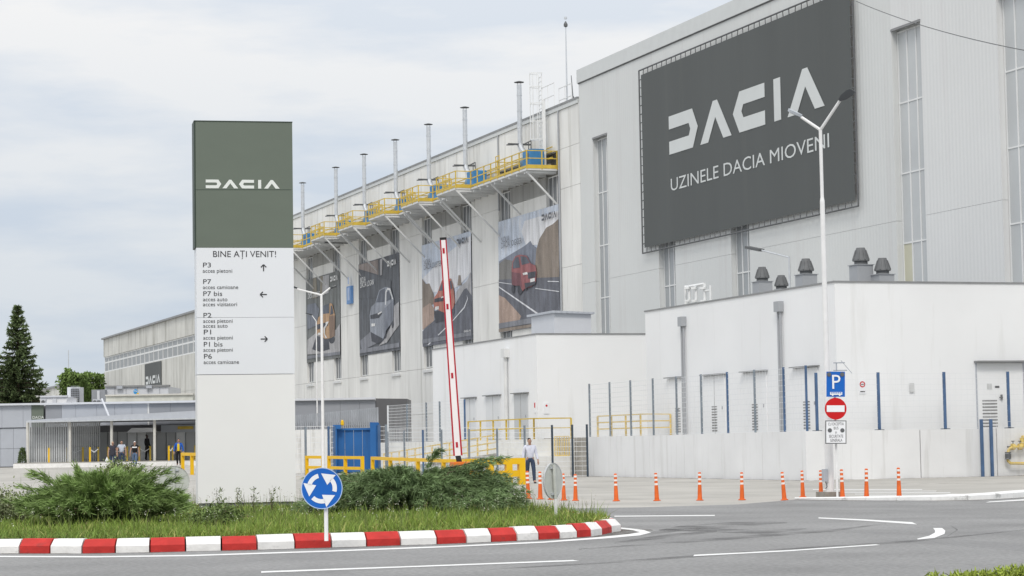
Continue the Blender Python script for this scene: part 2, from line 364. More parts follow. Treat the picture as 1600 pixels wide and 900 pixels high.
for pts, wd in (([(1000, 836), (1060, 826), (1140, 820), (1230, 816)], 4.5), ([(905, 858), (1050, 848), (1180, 838), (1300, 829), (1385, 818)], 2.2),
                ([(760, 890), (960, 878), (1180, 862), (1420, 846), (1600, 828)], 2.0), ([(1030, 828), (1110, 828), (1190, 832), (1260, 826)], 3.5),
                ([(960, 848), (1040, 838), (1120, 830)], 3.0), ([(1480, 838), (1496, 828), (1484, 820)], 1.2)):
    o_, i_ = [], []
    for k, (x, y) in enumerate(pts):
        h = wd * math.sin(math.pi * (k + .35) / (len(pts) - .3)); o_.append((x, y + h)); i_.append((x, y - h))
    strip('tyre_mark', o_, i_, 0.006, M_tyre)
# plaza line far left
mb = MB().poly([G(-20, 752, .3), G(60, 763, .0), G(60, 761.4, .0), G(-20, 750.6, .3)], M_mark)
mb = MB().poly([G(-20, 753, .012), G(62, 763.5, .012), G(62, 762, .012), G(-20, 751.4, .012)], M_mark); tag(mb.build('painted_line'), 'thin white painted line on the left forecourt', kind='structure')
# right kerb, white painted stones
kerb = tag(MB().poly([(p.x, p.y, 0.01) for p in KB] + [(p.x + .2, p.y + .25, 0.01) for p in reversed(KB)], M_base).build('kerb'), 'white painted kerb along the right side of the road', kind='structure')
def resample(P, step, closed=False):
    P = [Vector((p[0], p[1], 0)) for p in P]
    if closed: P = P + [P[0]]
    L = [0]
    for a, b in zip(P, P[1:]): L.append(L[-1] + (b - a).length)
    n = max(2, int(round(L[-1] / step))); R_ = []; j = 0
    for k in range(n + 1):
        t = L[-1] * k / n
        while j < len(L) - 2 and L[j + 1] < t: j += 1
        R_.append(P[j].lerp(P[j + 1], (t - L[j]) / (L[j + 1] - L[j])))
    return R_
kp = resample([(p.x, p.y) for p in KB], 0.9)
for k in range(len(kp) - 1):
    a, b = kp[k], kp[k + 1]; d = (b - a).normalized(); nn_ = Vector((-d.y, d.x, 0)); g = d * 0.006
    if nn_.y < 0: nn_ = -nn_
    h = 0.06 + 0.13 * sat(k / (len(kp) * .55)); hb = 0.06 + 0.13 * sat((k + 1) / (len(kp) * .55))
    mb = MB(); prof = lambda c, hh: [c + Vector((0, 0, .012)), c + Vector((0, 0, hh * .75)), c + nn_ * .05 + Vector((0, 0, hh)), c + nn_ * .22 + Vector((0, 0, hh)), c + nn_ * .22 + Vector((0, 0, .012))]
    mb.add(prof(a + g, h) + prof(b - g, hb), [(i, (i + 1) % 5, 5 + (i + 1) % 5, 5 + i) for i in range(5)] + [(4, 3, 2, 1, 0), (5, 6, 7, 8, 9)], M_kwhite2)
    mb.build('kerb_stone', kerb)
M_dirt = mat('dirt_line', (0.10, 0.09, 0.07), 0.95, alpha=0.9, stretch=(2, 2, 2))
def ground_strip(name, label, P, Q, m, z=.007):
    n = len(P); tag(MB().add([(p.x, p.y, z) for p in P] + [(q.x, q.y, z) for q in Q], [(k, k + 1, n + k + 1, n + k) for k in range(n - 1)], m).build(name), label, kind='structure')
wb_ = [Vector((38.7, 99.3 - k * .75, 0)) for k in range(31)] ; wj = [random.uniform(.03, .3) for _ in range(80)]
ground_strip('wall_dirt', 'line of dirt along the foot of the long white wall', [p - Vector((wj[k], 0, 0)) for k, p in enumerate(wb_)], [p + Vector((.1, 0, 0)) for p in wb_], M_dirt)
wb_ = [Vector((38.7 + k * .7, 76.85, 0)) for k in range(26)]
ground_strip('wall_dirt', 'line of dirt along the foot of the front white wall', [p - Vector((0, wj[30 + k], 0)) for k, p in enumerate(wb_)], wb_, M_dirt)
ds_ = [G(x, 757.5 - (x - 1250) * .008, 0) for x in range(1230, 1640, 20)]; ground_strip('drain_slot', 'dark drainage slot across the paving', [p - FW * .09 for p in ds_], [p + FW * .09 * random.uniform(.4, 1.3) for p in ds_], M_dirt)
ds_ = [G(x, 752 + (x - 930) * .012, 0) for x in range(900, 1260, 20)]; ground_strip('drain_slot', 'dark paving joint before the long wall', [p - FW * .12 * random.uniform(.3, 1.2) for p in ds_], [p + FW * .08 for p in ds_], M_dirt)
ds_ = [G(x, 788.5 - (x - 950) * .012, 0) for x in range(940, 1260, 20)]; ground_strip('paving_joint', 'worn joint line between asphalt and paving', [p - FW * .05 * random.uniform(.3, 1.5) for p in ds_], [p + FW * .05 for p in ds_], M_dirt)
M_gravel = mat('gutter_gravel', (0.16, 0.15, 0.135), 0.95, var=.3, scale=6, alpha=0.95, stretch=(2.5, 2.5, 2.5))
# ------------------------------------------------------------------ roundabout island
kpx = [30, 78, 128, 180, 234, 290, 346, 402, 461, 518, 573, 626, 683, 729, 768, 808, 842, 875, 902, 924, 941, 956]
kby = [(0, 865), (120, 865.3), (240, 863.5), (300, 861.8), (400, 859.6), (460, 857.6), (573, 854.3), (700, 850), (800, 845.8), (876, 842), (925, 838.6), (941, 836), (956, 832.2)]
def yb_(x):
    for (x0, y0), (x1, y1) in zip(kby, kby[1:]):
        if x <= x1: return y0 + (y1 - y0) * (x - x0) / (x1 - x0)
front = []
for x in kpx: q = G(x, yb_(x)); front.append((q.dot(RT), q.dot(FW)))
rest = [(1.80, 38.95), (1.78, 39.7), (1.62, 41.0), (1.35, 42.8), (.8, 46), (-1.2, 51.5), (-7, 55), (-14, 53.5), (-19, 48.5), (-18.5, 41.5), (-15.3, 37.6), (-11.3, 35.2)]
def catmull(P, n=8):
    R_ = []; k = len(P)
    for i in range(k):
        a, b, c, d = [Vector((*P[(i + j) % k], 0)) for j in (-1, 0, 1, 2)]
        for s in range(n):
            t = s / n; R_.append(.5 * (2 * b + (c - a) * t + (2 * a - 5 * b + 4 * c - d) * t * t + (3 * b - a - 3 * c + d) * t ** 3))
    return R_
cc_ = catmull(front[-2:] + rest + front[:2]); cc_ = cc_[8:8 * (len(rest) + 2) + 1]          # from the tip round the back to the first front block
bk = resample([(p.x, p.y) for p in cc_], 0.52)
if (len(front) + len(bk) - 2) % 2: bk = resample([(p.x, p.y) for p in cc_], 0.53 * len(bk) / (len(bk) + .9))
if (len(front) + len(bk) - 2) % 2: bk = bk[:-2] + bk[-1:]
isl = [Vector((*p, 0)) for p in front] + bk[1:-1]      # kerb outer edge in (right, ahead) metres
NI = len(isl); cen = sum(isl, Vector()) / NI
def inset(k, o):
    a, b = isl[k - 1], isl[(k + 1) % NI]; d = (b - a).normalized(); n = Vector((-d.y, d.x, 0))
    return isl[k] + n * o                                            # curve runs counter-clockwise: left is inside
sgn = 1 if (inset(0, .3) - cen).length < (isl[0] - cen).length else -1
def isl_z(l, d):                                                     # gentle mound
    return 0.18 + 0.05 * math.exp(-((l + 7) ** 2 / 60 + (d - 46) ** 2 / 40))
V = []; Fc = []
for j, s in enumerate((0, .25, .5, .75, 1)):
    for k in range(NI):
        p = inset(k, sgn * .2).lerp(cen, s); q = LD(p.x, p.y, isl_z(p.x, p.y)); V.append(q)
for j in range(4):
    for k in range(NI): Fc.append((j * NI + k, j * NI + (k + 1) % NI, (j + 1) * NI + (k + 1) % NI, (j + 1) * NI + k))
island = tag(MB().add(V, Fc, M_soil).build('roundabout_island', smooth=True), 'grassy roundabout island edged by red and white kerb blocks', kind='structure')
prof = [(0.0, 0.0), (0.0, .11), (.10, .215), (.24, .215), (.24, 0.0)]
off0 = 1
for k in range(NI):
    k2 = (k + 1) % NI; mb = MB(); rows = []
    jit = random.uniform(-.008, .008)
    for kk, e in ((k, .012), (k2, -.012)):
        for o, z in prof:
            p = inset(kk, sgn * o); t = (isl[k2] - isl[k]).normalized() * e
            rows.append(LD(p.x + t.x, p.y + t.y, z + (jit if z > .1 else 0)))
    mb.add(rows, [(i, (i + 1) % 5, 5 + (i + 1) % 5, 5 + i) for i in range(5)] + [(4, 3, 2, 1, 0), (5, 6, 7, 8, 9)], M_red if (k + off0) % 2 else M_kwhite)
    mb.build('kerb_block', island)
gi = [inset(k, sgn * -.03) for k in range(NI)]; go_ = [inset(k, sgn * -(.12 + .1 * random.random() + (.35 if 17 < k < 24 else 0))) for k in range(NI)]
MB().add([LD(p.x, p.y, .0062) for p in [inset(k, sgn * .05) for k in range(NI)] + go_], [(k, (k + 1) % NI, NI + (k + 1) % NI, NI + k) for k in range(NI)], M_gravel).build('gutter_gravel', island)
def in_isl(l, d):
    c = False
    for k in range(NI):
        a = inset(k, sgn * .22); b = inset((k + 1) % NI, sgn * .22)
        if (a.y > d) != (b.y > d) and l < (b.x - a.x) * (d - a.y) / (b.y - a.y) + a.x: c = not c
    return c
# blades: base points, direction, length, width -> thin bent tapering leaves
def blades(base, dirv, length, width, bend, tint, tipf=1.2):
    n = len(base); up = np.array([0, 0, 1.0])
    side = np.cross(dirv, up); nrm = np.linalg.norm(side, axis=1, keepdims=True); side = np.where(nrm > 1e-3, side / np.maximum(nrm, 1e-3), [1, 0, 0])
    ang = rng.uniform(0, np.pi, (n, 1)); alt = np.cross(dirv, side); side = side * np.cos(ang) + alt * np.sin(ang)
    mid = base + dirv * (length * .55)[:, None]
    tip = base + dirv * length[:, None] + bend
    wv = side * (width / 2)[:, None]
    V = np.stack([base - wv, base + wv, mid + wv * .9 + bend * .25, mid - wv * .9 + bend * .25, tip], 1).reshape(-1, 3)
    i = np.arange(n) * 5
    FI = np.stack([i, i + 1, i + 2, i, i + 2, i + 3, i + 3, i + 2, i + 4], 1).ravel()
    T = np.repeat(tint, 5, axis=0); T.reshape(n, 5, 3)[:, 4] *= tipf
    return V, FI, T
def unit(a): return a / np.maximum(np.linalg.norm(a, axis=1, keepdims=True), 1e-6)
def to_world(l, d, z): return np.stack([RT.x * l + FW.x * d, RT.y * l + FW.y * d, z], 1)
# inside mask on a fine grid for speed
GLx, GDx = np.arange(-20, 3, .15), np.arange(32, 56, .15)
MASK = np.array([[in_isl(l, d) for l in GLx] for d in GDx])
def sample_isl(n, front=False):
    l = rng.uniform(-13 if front else -19.5, 2, n); d = rng.uniform(33, 55, n)
    ok = MASK[np.clip(((d - 32) / .15).astype(int), 0, len(GDx) - 1), np.clip(((l + 20) / .15).astype(int), 0, len(GLx) - 1)]
    return l[ok], d[ok]
def islz(l, d): return 0.18 + 0.05 * np.exp(-((l + 7) ** 2 / 60 + (d - 46) ** 2 / 40))
l, d = sample_isl(260000)
keep = rng.uniform(0, 1, len(l)) < np.where(d < 42, 1.0, .55); l, d = l[keep], d[keep]
n = len(l); patch = .5 + .5 * np.sin(l * 1.7 + 1.3 * np.sin(d * .9)) * np.sin(d * 1.3 + l * .6)
patch2 = .5 + .5 * np.sin(l * .53 + 2 + np.sin(d * .4)) * np.sin(d * .7 - l * .35)
hgt = rng.gamma(5, .024, n) * (.6 + .75 * patch) * np.where((d > 47) & (l > -8) & (l < -4), .7, 1)
base = to_world(l, d, islz(l, d) - .01)
lean = rng.normal(0, .28, (n, 3)); lean[:, 2] = 1; dv = unit(lean)
bend = np.stack([rng.normal(0, .05, n), rng.normal(0, .05, n), -np.abs(rng.normal(0, .02, n))], 1)
g0, g1, g2 = np.array([.225, .31, .055]), np.array([.36, .37, .12]), np.array([.13, .21, .045])
mixv = (.55 * patch2 + .45 * rng.uniform(0, 1, n))[:, None]
tint = g2 * (1 - mixv) + g0 * mixv; dry = (rng.uniform(0, 1, n) < .10)[:, None]; tint = np.where(dry, g1 * rng.uniform(.8, 1.35, (n, 1)), tint) * rng.uniform(.8, 1.25, (n, 1))
V, FI, T = blades(base, dv, hgt, rng.uniform(.007, .015, n), bend, tint)
tag(fast_mesh('grass', V, FI, 3, [M_leaf], None, T), 'long green grass covering the roundabout island', 'grass', kind='stuff')
# tall weed stalks with seed heads and small white flowers
l, d = sample_isl(3600); nw = len(l); hw = rng.uniform(.22, .42, nw) * (1 + .5 * (rng.uniform(0, 1, nw) < .06))
bw = to_world(l, d, islz(l, d)); dw = unit(np.concatenate([rng.normal(0, .1, (nw, 2)), np.ones((nw, 1))], 1))
V1, F1, T1 = blades(bw, dw, hw, np.full(nw, .008), np.zeros((nw, 3)), np.tile([.14, .17, .06], (nw, 1)))
top = bw + dw * hw[:, None]; kk = rng.uniform(0, 1, nw) < .4
top = top[kk]; rep = 5; hb = np.repeat(top, rep, axis=0) + rng.normal(0, .022, (len(top) * rep, 3))
wh = np.repeat((rng.uniform(0, 1, len(top)) < .6), rep)[:, None]
V2, F2, T2 = blades(hb, unit(rng.normal(0, 1, (len(hb), 3))), rng.uniform(.01, .022, len(hb)), rng.uniform(.008, .014, len(hb)), np.zeros((len(hb), 3)),
                    np.where(wh, np.array([.62, .64, .50]), np.array([.22, .17, .10])) * rng.uniform(.7, 1.1, (len(hb), 1)))
tag(fast_mesh('wildflower', np.concatenate([V1, V2]), np.concatenate([F1, F2 + len(V1)]), 3, [M_leaf], None, np.concatenate([T1, T2])),
    'thin weed stalks with small white flowers in the island grass', 'wildflowers', kind='stuff')
# ------------------------------------------------------------------ plants
def sprays(p, tang, k, spread, ln, wd, tint, tv=.25, grav=0.0):
    """k leaves around each point p with mean direction tang"""
    P = np.repeat(p, k, axis=0); D = np.repeat(tang, k, axis=0) + rng.normal(0, spread, (len(p) * k, 3)); D[:, 2] -= grav; D = unit(D)
    P = P + rng.normal(0, .02, P.shape); n = len(P)
    T = np.repeat(tint, k, axis=0) * rng.uniform(1 - tv, 1 + tv, (n, 1))
    return blades(P, D, rng.uniform(*ln, n), rng.uniform(*wd, n), np.zeros((n, 3)), T, 1.35)
def merge(parts):
    V, FI, T, b = [], [], [], 0
    for v, f, t in parts: V.append(v); FI.append(f + b); T.append(t); b += len(v)
    return np.concatenate(V), np.concatenate(FI), np.concatenate(T)
def curve_pts(a, c, b, ts):
    ts = ts[None, :, None]; a, c, b = a[:, None], c[:, None], b[:, None]
    p = a * (1 - ts) ** 2 + 2 * c * ts * (1 - ts) + b * ts ** 2
    t = 2 * (c - a) * (1 - ts) + 2 * (b - c) * ts
    return p, t
def juniper(name, label, cl, cd, wl, wd, ht, nb, style, tcol, extra=()):
    az = rng.uniform(0, 2 * np.pi, nb); rad = rng.uniform(0, 1, nb) ** .55
    if style == 'plume':
        h = ht * (.30 + .72 * (1 - np.abs(rad - .35)) ** 1.4) * rng.uniform(.55, 1.05, nb)
    else:
        h = ht * np.sqrt(np.maximum(0, 1.06 - rad ** 3.2)) * rng.uniform(.3, 1.0, nb) ** .8
        h *= .8 + .3 * np.sin(az * 3 + 1) * rad
    tl = cl + wl * rad * np.cos(az); td = cd + wd * rad * np.sin(az)
    tips = np.stack([tl, td, h], 1)
    if len(extra): tips = np.concatenate([tips, np.array(extra)]); nb = len(tips)
    st = np.stack([cl + (tips[:, 0] - cl) * .12 + rng.normal(0, .1, nb), cd + (tips[:, 1] - cd) * .12 + rng.normal(0, .1, nb), np.full(nb, .02)], 1)
    ct = st * .5 + tips * .5; ct[:, 2] = tips[:, 2] * (.75 if style == 'plume' else 1.0) + rng.uniform(0, .12, nb)
    ts = np.linspace(.3, 1, 13); p, t = curve_pts(st, ct, tips, ts)
    p = p.reshape(-1, 3); t = unit(t.reshape(-1, 3)); tv = np.tile(ts, nb)
    if style != 'plume': t[:, 2] -= .25 * tv; t = unit(t)
    p = p + rng.normal(0, .022, p.shape)
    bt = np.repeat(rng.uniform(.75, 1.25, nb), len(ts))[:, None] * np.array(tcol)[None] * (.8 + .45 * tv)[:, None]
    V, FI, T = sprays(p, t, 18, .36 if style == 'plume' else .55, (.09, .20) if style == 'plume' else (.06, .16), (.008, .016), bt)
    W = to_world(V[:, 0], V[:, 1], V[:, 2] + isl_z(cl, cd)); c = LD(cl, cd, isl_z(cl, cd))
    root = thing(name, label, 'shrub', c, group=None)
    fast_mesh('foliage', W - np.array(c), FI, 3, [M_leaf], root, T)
    mb = MB()
    for i in range(0, nb, 3):
        a, b_, e = [LD(q[0], q[1], q[2] + isl_z(cl, cd)) for q in (st[i], ct[i] * .8 + st[i] * .2, tips[i] * .7 + ct[i] * .3)]
        mb.tube(a, b_, .02, .012, M_bark, 4, False); mb.tube(b_, e, .012, .005, M_bark, 4, False)
    mb.build('stem', root)
    return root
juniper('juniper_bush', 'spreading juniper with feathery upswept plumes at the left of the island', -7.3, 40.6, 1.5, 1.2, .92, 330, 'plume', (.17, .245, .08),
        extra=[(-8.55, 40.4, .93), (-8.7, 40.2, .7), (-6.15, 40.4, .93), (-6.0, 40.6, .78), (-5.9, 40.2, .6), (-8.4, 40, .96), (-8.9, 40.2, .45), (-6.3, 40.0, .98), (-6.6, 40.3, 1.0), (-5.85, 40.5, .48)])
juniper('juniper_bush', 'large dark green dense juniper in front of the yellow barrier guards', -2.0, 44.2, 2.25, 1.2, 1.0, 620, 'mound', (.135, .195, .085),
        extra=[(-.3, 44.0, 1.02), (-.25, 44.1, 1.0), (-.15, 44.2, 1.04), (-.4, 43.9, .95), (-.55, 44.0, .9), (-1.5, 44.3, 1.15), (-1.42, 44.2, 1.2), (.1, 44, .5), (.25, 44, .4), (.15, 43.9, .3), (-4.0, 43.7, .7), (-3.9, 43.8, .5)])
def leafy(name, label, cl, cd, rl, rd, z0, z1, nclump, tcol, leaf=(.035, .06), per=26):
    u = unit(rng.normal(0, 1, (nclump, 3))) * (rng.uniform(.25, 1, (nclump, 1)) ** .5)
    c = np.stack([cl + u[:, 0] * rl, cd + u[:, 1] * rd, (z0 + z1) / 2 + u[:, 2] * (z1 - z0) / 2], 1)
    ct = np.array(tcol)[None] * rng.uniform(.65, 1.3, (nclump, 1))
    P = np.repeat(c, per, axis=0) + rng.normal(0, .07, (nclump * per, 3)); Tn = np.repeat(ct, per, axis=0) * rng.uniform(.7, 1.3, (nclump * per, 1))
    n = len(P); V, FI, T = blades(P, unit(rng.normal(0, 1, (n, 3)) + [0, 0, .5]), rng.uniform(*leaf, n), rng.uniform(leaf[0] * .55, leaf[1] * .6, n), np.zeros((n, 3)), Tn, 1.1)
    W = to_world(V[:, 0], V[:, 1], V[:, 2]); r = LD(cl, cd, isl_z(cl, cd)); root = thing(name, label, 'shrub', r)
    fast_mesh('foliage', W - np.array(r), FI, 3, [M_leaf], root, T)
    mb = MB()
    for q in c[::3]: mb.tube(r + Vector((random.uniform(-.08, .08), random.uniform(-.08, .08), 0)), LD(*q), .012, .004, M_bark, 4, False)
    mb.build('stem', root)
leafy('leafy_shrub', 'round leaved pale green shrub rising behind the left juniper', -7.7, 44.5, .62, .6, .5, 1.27, 150, (.22, .27, .11))
leafy('leafy_shrub', 'low pale flowering shrub at the far left edge of the island', -9.25, 42.0, .6, .6, .22, .86, 110, (.25, .29, .15))
leafy('leafy_shrub', 'small dark green shrub between the left juniper and the pylon', -5.1, 39.0, .5, .4, .2, .5, 60, (.15, .21, .07))
# slim tall weeds in front of the pylon
for k, (px_, d_) in enumerate(((372, 44.5), (395, 45), (424, 44.8), (340, 44))):
    c = LD((px_ - 800) / F * d_, d_, .24); n = 70; z = rng.uniform(.1, .52, n)
    P = np.array(c) * 0 + np.stack([rng.normal(0, .05, n) * (.4 + z), rng.normal(0, .05, n), z], 1)
    V, FI, T = blades(P, unit(rng.normal(0, 1, (n, 3)) + [0, 0, .8]), rng.uniform(.03, .08, n), rng.uniform(.01, .02, n), np.zeros((n, 3)), np.tile([.12, .16, .05], (n, 1)) * rng.uniform(.7, 1.3, (n, 1)))
    root = thing('tall_weed', ['slim tall weed before the middle of the pylon base', 'bushier tall weed just right of the pylon middle', 'thin tall weed near the right side of the pylon base', 'short weed before the left side of the pylon base'][k], 'weed', c)
    fast_mesh('foliage', V, FI, 3, [M_leaf], root, T)
    mb = MB()
    for j in range(3): mb.tube(c + Vector((j * .02 - .02, 0, -.03)), c + Vector((random.uniform(-.1, .1), 0, .5 - .1 * j)), .006, .003, M_bark, 4, False)
    mb.build('stem', root)
# verge plants at the lower right corner
def verge(px_, py_, hh, wid, lab, n):
    c = G(px_, py_, 0.0); z = rng.uniform(0, 1, n) ** 1.3
    P = np.stack([rng.normal(0, wid, n), rng.normal(0, .12, n), z * hh * .75], 1); P = P @ np.array([[RT.x, RT.y, 0], [FW.x, FW.y, 0], [0, 0, 1]])
    V, FI, T = blades(P, unit(rng.normal(0, .7, (n, 3)) + [0, 0, .8]), rng.uniform(.03, .08, n), rng.uniform(.01, .022, n), rng.normal(0, .01, (n, 3)),
                      np.array([.29, .36, .06]) * rng.uniform(.6, 1.35, (n, 1)))
    root = thing('weed_clump', lab, 'weed', c); fast_mesh('foliage', V, FI, 3, [M_leaf], root, T)
    mb = MB()
    for j in range(5): mb.tube(c, c + RT * random.uniform(-wid, wid) + Vector((0, 0, hh * .8)), .005, .003, M_bark, 4, False)
    mb.build('stem', root)
verge(1592, 909, .19, .09, 'yellow green leafy weed clump in the bottom right corner', 700)
verge(1545, 909, .13, .12, 'low green weed clump second from the bottom right corner', 500)
verge(1508, 909, .11, .07, 'small green weed clump third from the bottom right corner', 260)
verge(1459, 905, .07, .03, 'tiny lone green weed left of the corner clumps', 70)
# distant trees
def spruce(name, label, c, h, r, tcol):
    root = thing(name, label, 'tree', c); MB().tube(c, c + Vector((0, 0, h * .97)), .28, .03, M_bark, 8).build('trunk', root, True)
    parts = []; mb = MB(); z = .9
    while z < h - .3:
        fr = 1 - z / h; rr = r * (fr ** .95) + .06; nbr = int(9 + 10 * fr)
        for a in rng.uniform(0, 2 * np.pi, nbr):
            R_ = rr * rng.uniform(.6, 1.12); dirv = np.array([math.cos(a), math.sin(a), 0]); droop = -.2 - .3 * fr
            ts = np.linspace(.12, 1, max(4, int(R_ / .2)))
            p = dirv[None] * (ts * R_)[:, None]; p[:, 2] = z + R_ * (droop * ts + .32 * ts ** 2.2) + rng.normal(0, .03, len(ts))
            tg = np.tile(dirv, (len(ts), 1)); tg[:, 2] += droop + .6 * ts
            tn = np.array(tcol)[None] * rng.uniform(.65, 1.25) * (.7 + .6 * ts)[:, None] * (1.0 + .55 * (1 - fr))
            parts.append(sprays(p, unit(tg), 13, .65, (.18, .42), (.07, .14), tn, grav=.25))
            mb.tube(c + Vector((0, 0, z)), c + Vector(p[-1]) , .035, .01, M_bark, 4, False)
        z += .36 + .1 * rng.uniform()
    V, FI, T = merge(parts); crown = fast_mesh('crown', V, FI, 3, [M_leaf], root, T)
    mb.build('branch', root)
spruce('spruce_tree', 'tall dark green spruce at the left edge behind the entrance building', LD((27 - 800) / F * 205, 205, .6), 14.4, 4.4, (.062, .085, .036))
def broad(name, label, c, zt, r, hz, n, tcol, leaf=(.18, .34), lobes=14, seed=0):
    root = thing(name, label, 'tree', c); mb = MB(); base = Vector((0, 0, 0))
    mb.tube(c, c + Vector((0, 0, zt)), .22, .12, M_bark, 8)
    cc = []
    for k in range(lobes):
        u = unit(rng.normal(0, 1, (1, 3)))[0] * rng.uniform(.35, .8); cc.append(np.array([u[0] * r, u[1] * r, zt + u[2] * hz]))
        mb.tube(c + Vector((0, 0, zt * .75)), c + Vector(cc[-1]), .08, .03, M_bark, 5, False)
    mb.build('trunk', root)
    parts = []
    for q in cc:
        m_ = n // lobes; u = unit(rng.normal(0, 1, (m_, 3))) * (rng.uniform(.3, 1, (m_, 1)) ** .4); P = q + u * np.array([r * .42, r * .42, hz * .42])
        P += .12 * r * np.sin(P * 3.1 + 1)
        T = np.array(tcol) * rng.uniform(.6, 1.35, (m_, 1)) * (.8 + .3 * u[:, 2:3])
        parts.append(blades(P, unit(rng.normal(0, 1, (m_, 3))), rng.uniform(*leaf, m_), rng.uniform(leaf[0] * .6, leaf[1] * .7, m_), np.zeros((m_, 3)), T))
    V, FI, T = merge(parts); fast_mesh('crown', V, FI, 3, [M_leaf], root, T)
broad('broadleaf_tree', 'rounded green broadleaf tree beside the far factory hall', LD((122 - 800) / F * 232, 232, .6), 7.9, 2.5, 2.4, 12000, (.16, .24, .065))
broad('broadleaf_tree', 'green broadleaf tree foliage low between the rooftop boxes', LD((146 - 800) / F * 238, 238, .6), 6.3, 1.7, 1.5, 5500, (.12, .185, .055), lobes=8)
c = LD((130 - 800) / F * 225, 225, .6); root = thing('cypress_tree', 'narrow columnar green cypress before the round tree', 'tree', c)
n = 4200; zz = rng.uniform(.3, 7.9, n); rr = .72 * np.sqrt(np.clip((8.1 - zz) / 5, 0, 1)) * rng.uniform(.4, 1, n) ** .5; aa = rng.uniform(0, 2 * np.pi, n)
V, FI, T = blades(np.stack([rr * np.cos(aa), rr * np.sin(aa), zz], 1), unit(np.stack([np.cos(aa) * .5, np.sin(aa) * .5, np.ones(n)], 1) + rng.normal(0, .3, (n, 3))), rng.uniform(.2, .4, n), rng.uniform(.06, .12, n), np.zeros((n, 3)), np.array([.08, .125, .035]) * rng.uniform(.7, 1.3, (n, 1)))
fast_mesh('crown', V, FI, 3, [M_leaf], root, T); MB().tube(c, c + Vector((0, 0, 7)), .1, .03, M_bark, 6).build('trunk', root)

# ================================================================== FACTORY
XF = 52.0
def window(parent, y0, y1, z0, z1, cols, rows, X, pane=M_pane, odd=None, fr=.09, name='window'):
    """strip window in a wall facing -X; y1>y0; rows = list of z breaks"""
    wmb = MB(); ys = [y0 + (y1 - y0) * k / cols for k in range(cols + 1)]; zs = rows
    for k, y in enumerate(ys): wmb.box((X - .045, y - fr / 2, z0), (X + .06, y + fr / 2, z1), M_frame)
    for z in zs:
        for k in range(cols): wmb.box((X - .04, ys[k] + fr / 2, z - fr * .5), (X + .055, ys[k + 1] - fr / 2, z + fr * .5), M_frame)
    wo = wmb.build(name, parent)
    for a, b in zip(zs, zs[1:]):
        for k in range(cols):
            pm = M_pane2 if odd == (zs.index(a), k) else pane
            piece('pane', (X - .01, ys[k] + fr / 2, a + fr / 2), (X + .02, ys[k + 1] - fr / 2, b - fr / 2), pm, wo)
    return wo
# ---- tall hall at the right
tall = thing('tall_factory_hall', 'tall grey sheet clad factory hall carrying the giant dark banner', 'building', (XF, 100, 0))
HT = 25.0; YL = 133.6
wins = [(128.95, 131.35), (118.9, 121.25), (109.05, 111.35), (90.5, 93.2), (81.2, 84.0)]
MB().box((XF + .4, 56, 0), (XF + 45, YL, HT), M_clad).build('wall', tall)
ys = [YL] + [q for a, b in wins for q in (b, a)] + [56]
for k in range(0, len(ys), 2):
    m = M_clad2 if ys[k] < 95 else M_clad
    for z0, z1 in ((0, 11.6), (11.612, HT - .62)):
        piece('cladding_panel', (XF, ys[k + 1], z0), (XF + .4, ys[k], z1), m, tall)
for k, (a, b) in enumerate(wins):
    m = M_clad2 if b < 95 else M_clad
    piece('cladding_panel', (XF, a, 20.62), (XF + .4, b, HT - .62), m, tall)
    piece('cladding_panel', (XF, a, 0), (XF + .4, b, 7.4), m, tall)
    piece('window_head_flashing', (XF - .03, a - .03, 20.5), (XF + .1, b + .03, 20.6), M_cope, tall)
    window(tall, a + .12, b - .06, 7.42, 20.48, 3, [7.46, 10.55, 13.8, 17.1, 20.44], XF + .33, odd=(0, 2) if k == 3 else None, fr=.07, pane=M_pane if k > 2 else M_pane4)
MB().box((XF - .1, 56, HT - .6), (XF + .6, YL + .08, HT + .25), M_cap).build('roof_capping', tall)
MB().box((XF - .06, 56, HT - .66), (XF + .1, YL, HT - .6), M_dkst).build('roof_drip_edge', tall)
# ---- banner hall in the middle
mid = thing('banner_factory_hall', 'long weathered concrete factory hall hung with four car banners', 'building', (XF, 180, 0))
HM = 23.45; YE = 232.0
MB().box((XF + .35, YL + .02, 0), (XF + 40, YE, HM), M_joint).build('wall', mid)
bays = [(137.4, 149.5), (155.5, 167.6), (173.8, 185.8), (191.9, 203.9), (209.9, 222.0)]
WZ0, WZ1, WW = 7.5, 19.1, 2.45
rowsz = [(0, 4.0), (4.02, 7.5), (7.52, 12.88), (12.9, 18.0), (18.02, 20.6), (20.62, HM - .3)]
def panel(y0, y1, z0, z1): piece('concrete_panel', (XF, y0 + .012, z0), (XF + .35, y1 - .012, z1), M_conc, mid)
prev = YL + .02
for a, b in bays + [(YE, YE)]:
    n = max(1, round((a - prev) / 6.0))
    for k in range(n):
        for z0, z1 in rowsz: panel(prev + (a - prev) * k / n, prev + (a - prev) * (k + 1) / n, z0, z1)
    if b > a:
        for z0, z1 in rowsz:
            if z1 <= 7.5 or z0 > 18.5:
                for k in range(2): panel(a + (b - a) * k / 2, a + (b - a) * (k + 1) / 2, z0 if z0 < 18 else max(z0, 19.15), z1)
            else: panel(a + WW, b - WW, z0, min(z1, 19.13))
        panel(a + WW, b - WW, 18.02, 19.13)
        for y0 in (a + .02, b - WW):
            window(mid, y0 + .05, y0 + WW - .08, WZ0 + .05, WZ1, 3, [WZ0 + .1, 9.6, 13.4, 16.4, 19.05], XF + .2, pane=M_pane3, fr=.07)
            piece('window_sill', (XF - .12, y0 - .05, WZ0 - .3), (XF + .3, y0 + WW + .02, WZ0 - .12), M_brace, mid)
    prev = b
MB().box((XF - .08, YL + .1, HM - .28), (XF + .6, YE, HM - .02), M_cap).build('roof_edge', mid)
